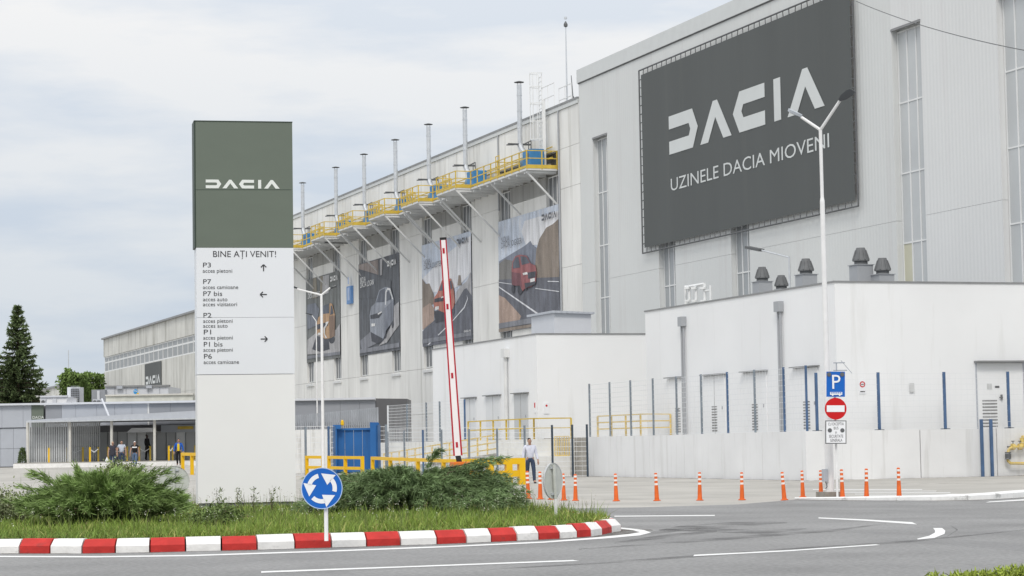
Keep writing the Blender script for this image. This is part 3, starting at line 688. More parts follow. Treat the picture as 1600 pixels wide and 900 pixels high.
MB().box((XF - .11, YL + .1, HM - .02), (XF + .7, YE, HM + .12), M_cope).build('roof_capping', mid)
for (x, y0, y1) in ((871, 160, 495), (777, 195, 330), (503, 500, 620)):
    a, b = PX(x, y0, XF - .1), PX(x, y1, XF - .1); MB().tube((XF - .08, a.y, min(a.z, HM - .3)), (XF - .08, a.y, b.z), .06, .06, M_duct, 6).build('downpipe', mid)
# ---- far hall at the left
far = thing('far_factory_hall', 'distant lower concrete factory hall with a long ribbon window', 'building', (XF, 280, 0))
MB().box((XF + .3, YE + .1, 0), (XF + 40, 318.8, 17.1), M_conc2).build('wall', far)
for k in range(14):
    y0 = YE + .15 + k * 6.2; y1 = min(y0 + 6.16, 318.75)
    for z0, z1 in ((0, 4.2), (4.22, 8.4), (8.42, 12.6), (14.75, 17.2)): piece('concrete_panel', (XF, y0, z0), (XF + .3, y1, z1), M_conc2, far)
ny = 14
for k in range(ny):
    y0 = YE + .3 + k * 6.17; window(far, y0 + .06, y0 + 6.1, 12.62, 14.73, 2, [12.68, 13.95, 14.68], XF + .2, pane=mat('far_grey_glass', (.27, .28, .28), .3, var=.1), fr=.2, name='ribbon_window')
MB().box((XF - .3, YE + .12, 17.2), (XF + .8, 319.0, 17.42), M_cope).build('roof_capping', far)
low = thing('far_low_wing', 'low pale concrete wing beyond the far hall', 'building', (XF, 345, 0))
MB().box((XF, 319.1, 0), (XF + 30, 430, 11.9), M_conc2).build('wall', low); MB().box((XF - .2, 319.1, 11.9), (XF + 1, 430, 12.2), M_cope).build('roof_capping', low)
far2 = thing('far_grey_shed', 'faint grey concrete shed between the spruce and the round tree', 'building', LD(-58, 300, 0))
a, b = LD((55 - 800) / F * 300, 300), LD((105 - 800) / F * 300, 300); mb = MB()
mb.prism([a, b, b + Vector((0, 0, 9.8)), a + Vector((0, 0, 8.3))], FW * 20, M_conc2); mb.build('wall', far2)
MB().tube(LD((106 - 800) / F * 310, 310, 0), LD((106 - 800) / F * 310, 310, 15.5), .1, .06, M_gal, 6).build('mast_pole')
tag(bpy.data.objects['mast_pole'], 'thin bare mast standing behind the round tree', 'mast')
# ---- banners
UF, VF = Vector((0, -1, 0)), Vector((0, 0, 1))
M_bdark = mat('dark_banner_fabric', (0.10, 0.108, 0.108), 0.75, var=0.05, scale=0.3, bump=0.25, bscale=0.6, stretch=(1, 1, .15), stain=((0.125, 0.13, 0.125), 0.5, (0.9, 0.9, .04), .55))
M_blog = mat('banner_white_print', (0.62, 0.645, 0.645), 0.75, var=0.04, scale=0.5)
X0 = XF - .22
big = thing('giant_banner', 'giant dark grey fabric banner with white lettering on the tall hall', 'banner', (X0, 110, 17.5))
by0, by1, bz0, bz1 = 96.75, 122.85, 12.95, 23.2
V = []; nyb = 44; nzb = 12
for j in range(nzb + 1):
    for i in range(nyb + 1):
        V.append((X0 + .012 * math.sin(i * 1.9) * math.sin(j * .7 + i * .1) * (1 if 0 < i < nyb else 0), by0 + (by1 - by0) * i / nyb, bz0 + (bz1 - bz0) * j / nzb))
MB().add(V, [(j * (nyb + 1) + i, (j + 1) * (nyb + 1) + i, (j + 1) * (nyb + 1) + i + 1, j * (nyb + 1) + i + 1) for j in range(nzb) for i in range(nyb)], M_bdark).build('fabric', big, True)
mb = MB(); fr_ = .3
for p, q in (((by0 - fr_, bz0 - fr_), (by1 + fr_, bz0 - fr_)), ((by0 - fr_, bz1 + fr_), (by1 + fr_, bz1 + fr_)), ((by0 - fr_, bz0 - fr_), (by0 - fr_, bz1 + fr_)), ((by1 + fr_, bz0 - fr_), (by1 + fr_, bz1 + fr_))):
    mb.tube((X0, *p), (X0, *q), .045, .045, M_dkst, 6)
mb.build('tension_frame', big)
mb = MB()
for k in range(38):
    y = by0 + (by1 - by0) * (k + .5) / 38
    for za, zb in ((bz1, bz1 + fr_), (bz0 - fr_, bz0)): mb.bar((X0, y, za), (X0, y + random.uniform(-.08, .08), zb), .05, .03, M_dkst, up=(1, 0, 0))
for k in range(20):
    z = bz0 + (bz1 - bz0) * (k + .5) / 20
    for ya, yb in ((by0 - fr_, by0), (by1, by1 + fr_)): mb.bar((X0, ya, z), (X0, yb, z + random.uniform(-.08, .08)), .05, .03, M_dkst, up=(1, 0, 0))
tag(mb.build('lacing', big), kind='stuff')
for y in (121.4, 119.0, 111.3, 109.1, 128):
    pass
lo = MB(); logo(lo, (X0 - .02, 118.85, 17.95), UF, VF, 2.2, M_blog, xs=19.25 / (8.17 * 2.2)); lo.build('logo_print', big)
tx = MB(); text_mesh(tx, 'UZINELE DACIA MIOVENI', (X0 - .02, 118.85, 15.85), UF, VF, 1.02, M_blog); yw = 118.85 - min(p[1] for p in tx.v)
tx = MB(); text_mesh(tx, 'UZINELE DACIA MIOVENI', (X0 - .02, 118.85, 15.85), UF, VF, 1.02, M_blog, xs=19.62 / yw); tx.build('lettering', big)
# small banner on the far hall
sm = thing('small_banner', 'small dark grey banner with white lettering on the far hall', 'banner', (XF - .1, 281, 10))
MB().box((XF - .1, 275.4, 9.3), (XF - .05, 286.4, 12.5), M_bdark).build('fabric', sm)
zl = PX(230, 601, XF).z; lo = MB(); logo(lo, (XF - .11, 285.6, zl), UF, VF, 1.0, M_blog, xs=9.6 / 8.17); lo.build('logo_print', sm)
# car advertisement banners: flat print laid on the fabric sheet
def cm(n, c):
    g = sum(c) / 3; c = tuple(min(.8, (.72 * x + .28 * g) * 1.12 + t) for x, t in zip(c, (.034, .038, .048))); k = .8 if 'letter' in n else 1
    lt = tuple(min(.75, x * 1.45 + t) for x, t in zip(c, (.04, .045, .06)))
    return mat('print_' + n, c, .7, var=.25 * k, scale=1.1, bump=.6, bscale=.55, bdist=.14, stretch=(1, 1.6, .3), fine=.16 * k, stain=(lt, .6, (1.1, .9, .55), .5) if k == 1 else None)
def ad(label, y0, y1, z0, z1, bgc, shapes, region, sc, texts, droop=0.0):
    root = thing('car_banner', label, 'banner', (XF - .12, y1, z0), group=None)
    X = XF - .05; n = 16; V = []
    for j in range(9):
        for i in range(n + 1): V.append((X + .012 * math.sin(i * 1.7 + j * .5), y0 + (y1 - y0) * i / n, z0 + (z1 - z0) * j / 8))
    MB().add(V, [(j * (n + 1) + i, (j + 1) * (n + 1) + i, (j + 1) * (n + 1) + i + 1, j * (n + 1) + i + 1) for j in range(8) for i in range(n)], bgc).build('fabric', root, True)
    def P(cx, cy, X): q = PX(region[0] + cx / sc, region[1] + cy / sc, X); return Vector((X, min(max(q.y, y0 + .02), y1 - .02), min(max(q.z, z0 + .02), z1 - .02)))
    pm, cmb = MB(), MB(); k = 0
    for iscar, m, pts in shapes:
        k += 1; XX = X - .018 - .005 * k
        q = [P(a, b, XX) for a, b in pts]
        ar = sum(q[i].y * q[(i + 1) % len(q)].z - q[(i + 1) % len(q)].y * q[i].z for i in range(len(q)))
        (cmb if iscar else pm).poly(q if ar < 0 else q[::-1], m)
    pm.build('landscape_print', root); cmb.build('car_print', root)
    XX = X - .018 - .005 * (k + 2)
    for kind, s, cx, cy, h, wdt, m in texts:
        q = P(cx, cy, XX); t = MB()
        if kind == 'logo': logo(t, q, UF, VF, h, m, xs=wdt / (8.17 * h))
        else:
            tt = MB(); text_mesh(tt, s, q, UF, VF, h * 1.38, m); cw = q.y - min(p[1] for p in tt.v); text_mesh(t, s, q, UF, VF, h * 1.38, m, xs=wdt / cw)
        t.build('lettering', root)
    return root
def ell(cx, cy, rx, ry, n=12): return [(cx + rx * math.cos(2 * math.pi * i / n), cy + ry * math.sin(2 * math.pi * i / n)) for i in range(n)]
c_sky = cm('sky', (.43, .49, .59)); c_skyd = cm('pale_sky', (.60, .60, .62)); c_mt = cm('far_mountain', (.15, .17, .22)); c_hill = cm('brown_hill', (.20, .15, .10)); c_olive = cm('dark_slope', (.14, .13, .11))
c_road = cm('road', (.085, .088, .105)); c_rock = cm('rock', (.34, .22, .15)); c_band = cm('grey_band', (.155, .16, .18)); c_line = cm('white_line', (.58, .59, .62)); c_red = cm('red_car', (.27, .05, .045))
c_glass = cm('car_glass', (.06, .07, .09)); c_blk = cm('black_trim', (.03, .03, .035)); c_lt = cm('head_light', (.6, .6, .58)); c_or = cm('orange_car', (.40, .10, .04)); c_gy = cm('grey_car', (.20, .22, .26)); c_gyd = cm('grey_car_side', (.13, .145, .18))
c_dk = cm('dark_backdrop', (.075, .08, .085)); c_wall = cm('brown_wall', (.22, .17, .14)); c_gold = cm('golden_car', (.40, .21, .06)); c_forest = cm('forest', (.12, .125, .11)); c_trunk = cm('tree_trunk', (.19, .16, .10)); c_stone = cm('pale_stone', (.32, .31, .31)); c_gold2 = cm('golden_car_shade', (.20, .11, .05)); c_redd = cm('red_car_shade', (.15, .03, .035))
T_ink = cm('dark_lettering', (.09, .095, .11)); T_wh = cm('white_lettering', (.68, .69, .7))
def ln(x0, y0, x1, y1, w0, w1): return [(x0, y0 - w0), (x1, y1 - w1), (x1, y1 + w1), (x0, y0 + w0)]
ad('car banner of a red car on a mountain road, nearest the tall hall', 137.45, 149.5, 9.35, 17.1, c_sky, [
    (0, c_skyd, [(190, 130), (420, 60), (420, 130), (340, 190), (280, 290), (200, 290), (170, 200)]),
    (0, c_mt, [(20, 400), (110, 345), (185, 300), (205, 285), (230, 262), (245, 290), (275, 310), (300, 505), (22, 525)]),
    (0, c_olive, [(20, 415), (60, 385), (130, 400), (150, 520), (20, 525)]),
    (0, c_hill, [(262, 420), (270, 320), (290, 250), (335, 175), (380, 150), (440, 110), (440, 505), (262, 515)]),
    (0, c_road, [(18, 522), (440, 500), (445, 800), (360, 830), (18, 860)]),
    (0, c_rock, [(18, 625), (60, 645), (110, 700), (168, 765), (150, 815), (18, 850)]),
    (0, c_line, ln(18, 570, 300, 765, 4, 7)), (0, c_line, ln(18, 540, 105, 552, 2, 2)), (0, c_line, ln(262, 580, 440, 598, 2, 3)), (0, c_line, ln(345, 533, 430, 533, 3, 3)),
    (0, c_band, [(18, 815), (390, 752), (390, 790), (18, 850)]), (0, c_line, ln(330, 793, 400, 820, 4, 5)), (0, c_hill, [(18, 852), (400, 795), (400, 900), (18, 900)]),
    (1, c_blk, ell(160, 590, 17, 32)), (1, c_blk, ell(114, 585, 11, 28)), (1, c_blk, ell(200, 565, 13, 28)),
    (1, c_red, [(104, 450), (110, 402), (128, 366), (158, 354), (205, 362), (231, 413), (264, 428), (271, 470), (266, 545), (236, 570), (192, 582), (178, 600), (160, 560), (128, 560), (108, 555)]),
    (1, c_redd, [(104, 470), (165, 480), (175, 580), (160, 562), (128, 562), (106, 556)]),
    (1, c_glass, [(162, 364), (203, 370), (226, 410), (172, 424)]), (1, c_glass, [(113, 410), (130, 375), (150, 368), (160, 440), (113, 448)]),
    (1, c_blk, [(212, 475), (265, 465), (264, 505), (214, 516)]), (1, c_lt, [(178, 478), (208, 470), (212, 486), (182, 492)]), (1, c_lt, [(228, 517), (259, 510), (259, 532), (229, 540)]), (1, c_blk, [(190, 545), (266, 535), (262, 552), (196, 580)])],
   (775, 315), 4.28, [('logo', '', 305, 130, .42, 2.75, T_ink), ('t', 'NOUA', 33, 277, .42, 1.7, T_ink), ('t', 'DACIA JOGGER', 33, 315, .42, 4.3, T_ink)])
ad('car banner of an orange car on a pale rocky road behind the barrier arm', 155.5, 167.6, 9.2, 17.05, c_sky, [
    (0, c_skyd, [(200, 200), (385, 60), (385, 330), (300, 430), (200, 480), (100, 480), (60, 420), (25, 380)]),
    (0, c_hill, [(22, 380), (50, 420), (75, 415), (105, 490), (115, 560), (22, 620)]), (0, c_rock, [(22, 600), (80, 560), (110, 600), (110, 690), (22, 760)]),
    (0, c_stone, [(270, 560), (275, 480), (300, 440), (350, 400), (388, 330), (390, 560)]), (0, c_hill, [(283, 430), (290, 355), (305, 355), (312, 430)]),
    (0, c_road, [(22, 770), (110, 690), (200, 640), (260, 580), (330, 460), (350, 450), (390, 500), (390, 860), (22, 900)]),
    (0, c_line, [(60, 870), (100, 830), (106, 832), (68, 872)]), (0, c_line, [(138, 795), (200, 735), (206, 738), (144, 800)]), (0, c_line, [(245, 690), (330, 590), (355, 530), (352, 500), (360, 530), (336, 596), (250, 692)]),
    (0, c_band, [(22, 830), (390, 770), (390, 800), (22, 862)]),
    (1, c_blk, [(112, 620), (200, 610), (206, 690), (118, 706)]), (1, c_blk, ell(250, 610, 10, 40)),
    (1, c_or, [(110, 520), (135, 485), (140, 470), (168, 392), (232, 378), (246, 420), (258, 480), (262, 560), (250, 600), (205, 640), (110, 600), (106, 560)]),
    (1, c_glass, [(145, 472), (170, 402), (215, 398), (225, 460)]), (1, c_glass, [(222, 400), (236, 395), (246, 450), (232, 462)]),
    (1, c_blk, [(112, 530), (180, 512), (180, 545), (112, 556)]), (1, c_lt, [(118, 588), (145, 583), (145, 607), (118, 612)]), (1, c_lt, [(160, 515), (180, 508), (180, 520), (162, 526)])],
   (655, 355), 4.73, [('logo', '', 277, 132, .42, 2.55, T_ink), ('t', 'NOUA', 33, 280, .42, 1.7, T_ink), ('t', 'DACIA DUSTER', 33, 318, .42, 4.6, T_ink), ('t', 'dacia.ro', 330, 778, .2, 1.6, T_wh)])
ad('dark car banner of a grey car on a ramp, second from the left', 173.8, 185.8, 9.25, 17.05, c_dk, [
    (0, c_wall, [(30, 130), (195, 85), (198, 215), (30, 165)]), (0, c_stone, [(210, 85), (232, 78), (228, 215), (212, 220)]), (0, c_dk, [(30, 178), (100, 190), (305, 265), (300, 400), (30, 420)]),
    (0, c_stone, [(330, 480), (380, 440), (380, 640), (330, 700), (270, 790), (200, 820), (250, 760), (300, 660)]), (0, c_band, [(38, 780), (130, 700), (180, 800), (60, 860)]), (0, c_band, [(38, 850), (382, 790), (382, 830), (38, 885)]),
    (1, c_blk, [(130, 690), (250, 700), (240, 780), (190, 800), (140, 780)]), (1, c_blk, ell(255, 720, 13, 38)), (1, c_blk, ell(318, 630, 10, 38)),
    (1, c_gy, [(122, 560), (135, 490), (170, 455), (205, 345), (255, 318), (300, 325), (328, 420), (325, 600), (300, 640), (262, 690), (240, 760), (130, 700)]),
    (1, c_gyd, [(250, 500), (325, 430), (325, 600), (300, 640), (262, 690), (248, 750)]), (1, c_lt, [(255, 470), (258, 360), (275, 325), (298, 332), (322, 420), (316, 425), (292, 345), (275, 340), (265, 365), (262, 470)]),
    (1, c_glass, [(178, 450), (210, 350), (252, 330), (248, 445)]), (1, c_glass, [(266, 440), (268, 365), (282, 350), (306, 405), (300, 425)]), (1, c_blk, [(128, 560), (225, 530), (225, 545), (200, 580), (130, 590)]), (1, c_lt, [(190, 545), (225, 525), (226, 535), (195, 555)]), (1, c_lt, [(138, 630), (168, 628), (168, 652), (138, 655)])],
   (555, 390), 5.45, [('logo', '', 273, 145, .45, 2.5, T_wh), ('t', 'NOUA', 42, 285, .48, 1.7, T_wh), ('t', 'DACIA LOGAN', 42, 328, .48, 4.2, T_wh)])
ad('dark forest car banner of a golden car, the leftmost and farthest one', 191.9, 203.9, 9.4, 17.05, c_forest, [
    (0, c_trunk, [(120, 60), (150, 40), (160, 250), (110, 260)]), (0, c_trunk, [(190, 40), (215, 35), (220, 200), (185, 260)]), (0, c_stone, [(215, 40), (275, 25), (270, 200), (205, 230)]),
    (0, c_gyd, [(62, 320), (140, 300), (180, 360), (150, 520), (62, 560)]), (0, c_stone, [(62, 660), (150, 590), (340, 560), (385, 500), (385, 780), (62, 800)]), (0, c_band, [(62, 815), (385, 770), (385, 800), (62, 845)]),
    (1, c_blk, [(110, 750), (150, 620), (270, 640), (280, 750), (190, 775)]), (1, c_blk, ell(300, 650, 30, 45)),
    (1, c_gold, [(155, 500), (170, 440), (215, 400), (285, 300), (305, 310), (332, 420), (330, 620), (290, 640), (240, 650), (155, 600)]), (1, c_gold2, [(275, 430), (330, 420), (330, 620), (280, 640)]),
    (1, c_glass, [(185, 410), (215, 330), (275, 305), (275, 400)]), (1, c_glass, [(285, 420), (290, 325), (302, 330), (318, 400)]), (1, c_blk, [(155, 510), (265, 485), (262, 520), (160, 560)]), (1, c_lt, [(240, 488), (268, 478), (262, 500), (240, 505)]), (1, c_lt, [(165, 590), (190, 588), (190, 610), (165, 612)]), (1, c_lt, [(222, 540), (262, 480), (270, 485), (235, 550), (232, 600), (255, 640), (240, 640), (222, 590)])],
   (470, 425), 6.21, [('logo', '', 287, 95, .45, 2.45, T_wh), ('t', 'NOUA', 68, 235, .45, 1.6, T_wh), ('t', 'DACIA SANDERO', 68, 262, .45, 4.4, T_wh)])
pb = thing('blue_wall_sign', 'narrow blue upright notice board between two car banners', 'sign', (XF - .15, 189, 13))
a, b = PX(543, 448, XF - .15), PX(549.8, 474, XF - .15)
MB().box((XF - .25, b.y, b.z), (XF - .02, a.y, a.z), mat('pale_blue_sign', (.14, .28, .55), .5)).build('board', pb)
mb = MB(); mb.box((XF - .262, b.y + .35, b.z + .3), (XF - .252, a.y - .35, b.z + 1.4), mat('sign_pale_panel', (.4, .5, .7), .5)).box((XF - .262, b.y + .5, b.z + 1.7), (XF - .252, a.y - .5, b.z + 2.3), MATS['sign_pale_panel']); mb.build('symbol', pb)
# ------------------------------------------------------------------ yellow railed walkway under the chimneys
ZD = 19.45; CHY = [142.7, 154.4, 163.2, 172.05, 181.2, 190.25, 202.0]
XO, XB = 49.85, 48.75
walk = thing('maintenance_walkway', 'long yellow railed steel walkway bracketed to the banner hall', 'walkway', (XF, 175, ZD))
# outer edge polyline (y, x) from the near end to the far end
edge = [(137.6, XO)]
for cy in CHY[1:]:
    edge += [(cy - 5.3, XO), (cy - 5.3, XB), (cy - .9, XB), (cy - .9, XO)]
edge += [(212.0, XO)]
mb = MB(); seg = list(zip(edge, edge[1:]))
mb.box((XO, 137.6, ZD - .16), (XF - .02, 212, ZD - .02), M_brace)
for cy in CHY[1:]: mb.box((XB, cy - 5.3, ZD - .158), (XO - .002, cy - .9, ZD - .022), M_brace)
mb.build('deck', walk)
for y in np.arange(138.2, 212, 1.5): piece('deck_joist', (XO + .05, y, ZD - .34), (XF - .05, y + .12, ZD - .165), M_brace, walk)
# toe boards, rails and posts
tb, rl = MB(), MB(); posts = []
full = [((137.6, XF - .05), (137.6, XO))] + seg
for (ya, xa), (yb, xb) in full:
    tb.bar((xa, ya, ZD + .08), (xb, yb, ZD + .08), .05, .24 if xa != xb else .15, M_yel)
    for hz in (.62, 1.12): rl.bar((xa, ya, ZD + hz), (xb, yb, ZD + hz), .055, .055, M_yel)
    Ls = math.hypot(yb - ya, xb - xa); n = max(1, round(Ls / 1.4))
    for k in range(n): posts.append((xa + (xb - xa) * k / n, ya + (yb - ya) * k / n))
tb.build('toe_board', walk); rl.build('handrail', walk)
for x, y in posts: piece('rail_post', (x - .035, y - .035, ZD - .1), (x + .035, y + .035, ZD + 1.15), M_yel, walk)
m = MB()
for x, z, r in ((XF - .22, ZD + .75, .06), (XF - .22, ZD + 1.15, .045), (XF - .22, ZD + 1.45, .04)): m.tube((x, 138, z), (x, 211.5, z), r, r, M_yel, 6)
m.build('gas_line', walk)
m = MB(); m.box((XF - .3, 138.5, ZD + .25), (XF - .12, 211.5, ZD + .4), mat('cable_tray', (.30, .27, .22), .7)); m.build('cable_tray', walk)
# cross gates on the walkway, every few metres
for cy in CHY:
    g = MB()
    for y in (cy + .6, cy + 1.3):
        g.bar((XO + .1, y, ZD), (XO + .1, y, ZD + 1.5), .06, .06, M_yel)
    for h in (.4, .8, 1.2, 1.5): g.bar((XO + .1, cy + .6, ZD + h), (XO + .1, cy + 1.3, ZD + h), .05, .05, M_yel)
    g.bar((XF - .3, cy + 1, ZD + 1.1), (XO, cy + 1, ZD + 1.1), .05, .05, M_yel); g.build('access_gate', walk)
k = 0
for cy in [137.9] + [c + q for c in CHY[1:] for q in (-5.2, -1.0)] + [c + 2.2 for c in CHY]:
    xo = XO if (cy < 138 or any(abs(cy - c - 2.2) < .01 for c in CHY)) else XB
    dz = 3.4 if xo == XB else 2.3
    MB().bar((xo + .06, cy, ZD - .2), (XF - .02, cy, ZD - dz), .11, .11, M_brace).build('bracket_strut', walk)
    MB().bar((xo + .06, cy, ZD - .25), (XF - .02, cy, ZD - .25), .1, .14, M_brace).build('bracket_beam', walk)
# chimneys (thin flues) with caps, elbows and wall ties, and the blue burner units
where = ['nearest the tall hall', 'second from the tall hall', 'third from the tall hall', 'fourth from the tall hall', 'fifth from the tall hall', 'sixth from the tall hall', 'farthest, beside the pylon']
cx = XF - .75
ch0 = thing('flue_chimney', '', 'chimney', (cx, CHY[0], ZD), local=True)
m = MB(); m.tube((0, 0, 2.1), (0, 0, 6.25), .165, .165, M_gal, 12); m.build('pipe', ch0, True)
m = MB()
for z in (2.15, 3.3, 4.4, 5.5): m.tube((0, 0, z), (0, 0, z + .07), .185, .185, M_gal, 12)
m.build('pipe_collar', ch0)
m = MB().lathe([(.33, 6.4), (.35, 6.43), (.1, 6.5), (.02, 6.51)], M_dkst, n=12); m.tube((.12, 0, 6.2), (.12, 0, 6.45), .015, .015, M_dkst, 4); m.tube((-.12, 0, 6.2), (-.12, 0, 6.45), .015, .015, M_dkst, 4); m.build('rain_cap', ch0)
m = MB(); m.tube((0, 0, 2.15), (-.05, -.45, 1.8), .2, .2, M_gal, 12); m.tube((-.05, -.45, 1.8), (-.1, -1.95, .95), .2, .2, M_gal, 12); m.tube((-.1, -1.95, .95), (-.1, -2.3, .8), .2, .2, M_gal, 12); m.build('elbow_duct', ch0, True)
m = MB(); m.bar((-.9, -.1, 2.2), (.7, -.1, 2.2), .09, .12, M_dkst); m.bar((-.95, -.3, 2.12), (-.3, .25, 2.22), .3, .08, M_dkst); m.bar((.2, -.1, 2.2), (.2, -1.6, 2.25), .06, .06, M_dkst); m.bar((.2, -1.6, 2.25), (.2, -1.6, 1.3), .06, .06, M_dkst); m.bar((.2, -1.1, 2.25), (.2, -1.1, 1.5), .06, .06, M_dkst); m.build('support_bracket', ch0)
un0 = thing('burner_unit', '', 'heater', (XF - 1.3, CHY[0] - 3, ZD), local=True)
MB().box((-.5, -.85, .3), (.5, .6, 1.4), M_blue).build('casing', un0, bevel=.03)
m = MB(); m.tube((0, .61, .75), (0, 1.5, .75), .42, .38, mat('pale_blue_fan', (.14, .24, .34), .5), 12); m.build('fan_drum', un0, True)
m = MB(); m.box((-.45, -.5, .0), (-.35, 1.1, .29), M_dkst); m.box((.35, -.5, 0), (.45, 1.1, .29), M_dkst); m.build('skid', un0)
m = MB(); m.box((-.515, -.6, .75), (-.503, -.2, 1.15), M_dkst); m.build('control_panel', un0)
for k, cy in enumerate(CHY):
    c = ch0 if k == 0 else copy_tree(ch0); c.location = (cx, cy, ZD)
    tag(c, 'thin galvanised flue chimney with flat cap, ' + where[k], 'chimney', 'flues along the walkway')
    u = un0 if k == 0 else copy_tree(un0); u.location = (XF - 1.0, cy - 3.1, ZD)
    tag(u, 'blue burner unit on the walkway below the flue ' + where[k].replace('farthest, ', ''), 'heater', 'burner units on the walkway')
# roof ladder with cage, masts, flood lights
def PXp(x, y, X=XF - .3): return PX(x, y, X)
lad = thing('roof_ladder', 'white caged roof ladder rising above the banner hall edge', 'ladder', PX(850, 230, XF - .3))
p0, p1 = PX(846, 240, XF - .3), PX(846, 118, XF - .3); yl = p0.y
m = MB()
for dy in (-.28, .28): m.bar((XF - .3, yl + dy, ZD), (XF - .3, yl + dy, 26.0), .06, .06, M_frame)
m.bar((XF - .32, yl - .65, ZD), (XF - .32, yl - .65, 24.2), .2, .2, M_frame); m.build('rail', lad)
for z in np.arange(ZD + .3, 26, .3): piece('rung', (XF - .32, yl - .28, z), (XF - .28, yl + .28, z + .035), M_frame, lad)
m = MB()
for z in (21.6, 22.8, 24.0, 25.1, 26.0):
    pts = [Vector((XF - .3 - .75 * math.sin(math.pi * t / 6), yl + .38 * math.cos(math.pi * t / 6) * 1.1, z)) for t in range(7)]
    for a, b in zip(pts, pts[1:]): m.bar(a, b, .03, .06, M_frame)
for t in range(1, 6):
    x, y = XF - .3 - .75 * math.sin(math.pi * t / 6), yl + .418 * math.cos(math.pi * t / 6); m.bar((x, y, 21.6), (x, y, 26.0), .035, .035, M_frame)
m.build('cage', lad)
m = MB()
for x in (XF - .3, XF + .9):
    for h in (24.2, 25.0): m.bar((x, yl - .3, h), (x, yl - 2.6, h), .04, .04, M_frame)
    for dy in (-.3, -1.4, -2.6): m.bar((x, yl + dy, 23.5), (x, yl + dy, 25.05), .04, .04, M_frame)
m.build('guard_rail', lad)
for (x, yt, yb, lab, r, tip) in ((886, 38, 155, 'tall thin antenna mast on the banner hall roof', .06, True), (894, 118, 152, 'short dark leaning rod antenna beside the tall mast', .04, False)):
    a, b = PX(x if tip else 892.5, yt, XF + 1.0), PX(x if tip else 896, yb, XF + 1.0)
    o = thing('antenna_mast', lab, 'antenna', (a.x, b.y, HM)); MB().tube((a.x, b.y, HM + .1), (a.x, a.y if not tip else b.y, a.z), r, r * .6, M_gal if tip else M_dkst, 6).build('pole', o)
    if tip: MB().lathe([(.04, -.15), (.14, -.08), (.14, .05), (.03, .25)], M_dkst, (a.x, b.y, a.z), 8).build('tip_light', o); MB().tube((a.x, b.y, HM + 6), (a.x, b.y, HM + 6.15), .1, .1, M_gal, 6).build('collar', o)
    else: MB().lathe([(.1, -.1), (.1, .3), (.03, .6)], M_dkst, (a.x, b.y, HM + .1), 6).build('foot', o)

# ------------------------------------------------------------------ white annexes
XA, YF_, YB = 40.8, 78.08, 96.9; ZT = 1.84
anx = thing('white_annex', 'large white rendered flat roofed annex with grey doors and louvres', 'building', (XA, YF_, ZT))
MB().box((XA, YF_, 0), (XF - .35, YB, 7.55), M_white).build('wall', anx)
MB().box((XA - .04, YF_ - .04, 7.55), (XF - .3, YB + .04, 7.615), M_cope).build('coping', anx)
anx2 = thing('low_white_annex', 'lower white rendered annex left of the large one', 'building', (38.6, 106, ZT))
YM_ = 106.0; q = PY(838, 521, YM_); XM, HX = q.x, q.z; YME = PX(675.6, 546, XM).y; MB().box((XM, YM_, 0), (XF - .35, YME, HX - .05), M_white).build('wall', anx2)
MB().box((XM - .04, YM_ - .04, HX - .05), (XF - .35, YME + .04, HX + .015), M_cope).build('coping', anx2)
def downpipe(parent, x, yt, X, zb):
    t = PX(x, yt, X - .1); m = MB(); m.box((X - .24, t.y - .22, t.z - .42), (X - .002, t.y + .22, t.z), M_duct); m.build('rain_hopper', parent)
    m = MB()
    for dy in (-.1, .12): m.tube((X - .1, t.y + dy, t.z - .42), (X - .1, t.y + dy, zb), .045, .045, M_duct, 6)
    m.build('downpipe', parent)
downpipe(anx, 1066, 495, XA, ZT); downpipe(anx, 1217, 471, XA, ZT)
t = PX(790, 545, XM - .1); MB().box((XM - .28, t.y - .28, t.z - .45), (XM - .002, t.y + .28, t.z), M_brace).build('rain_hopper', anx2); MB().tube((XM - .12, t.y, t.z - .45), (XM - .12, t.y, ZT), .1, .1, M_brace, 8).build('downpipe', anx2)
def doorx(parent, X, xa, ya, xb, m, name='door', lou=True, z0=ZT):
    a, b = PX(xa, ya, X), PX(xb, ya - 3, X); zt = a.z
    d = MB(); d.box((X - .04, b.y, z0), (X - .003, a.y, zt), m); do = d.build(name, parent)
    MB().box((X - .2, b.y - .15, zt + .03), (X - .003, a.y + .15, zt + .075), M_cope).build('door_canopy', do)
    if abs(a.y - b.y) > 1.6: MB().box((X - .046, (a.y + b.y) / 2 - .01, z0), (X - .041, (a.y + b.y) / 2 + .01, zt), M_joint).build('door_seam', do)
    if lou:
        q = a.y - .75 if lou == 1 else (a.y + b.y) / 2
        for k in range(10): piece('louvre_slot', (X - .052, q - .55, z0 + .12 + k * .115), (X - .041, q + .0, z0 + .17 + k * .115), M_louv, do)
    MB().box((X - .07, b.y + .25, z0 + 1.05), (X - .041, b.y + .28, z0 + 1.18), M_panel2).build('handle', do)
for xa, ya, xb in ((1042, 590, 1067), (1098, 586, 1136), (1160, 581, 1201), (1239, 574, 1281)): doorx(anx, XA, xa + 3, ya + 2.5, xb - 3, M_white)
for xa, ya, xb, lou in ((726, 623.5, 744, 0), (760, 620, 782, 0), (804, 616.5, 825, 0)): doorx(anx2, XM, xa, ya, xb, M_door if xa > 800 else M_panel4w, lou=lou)
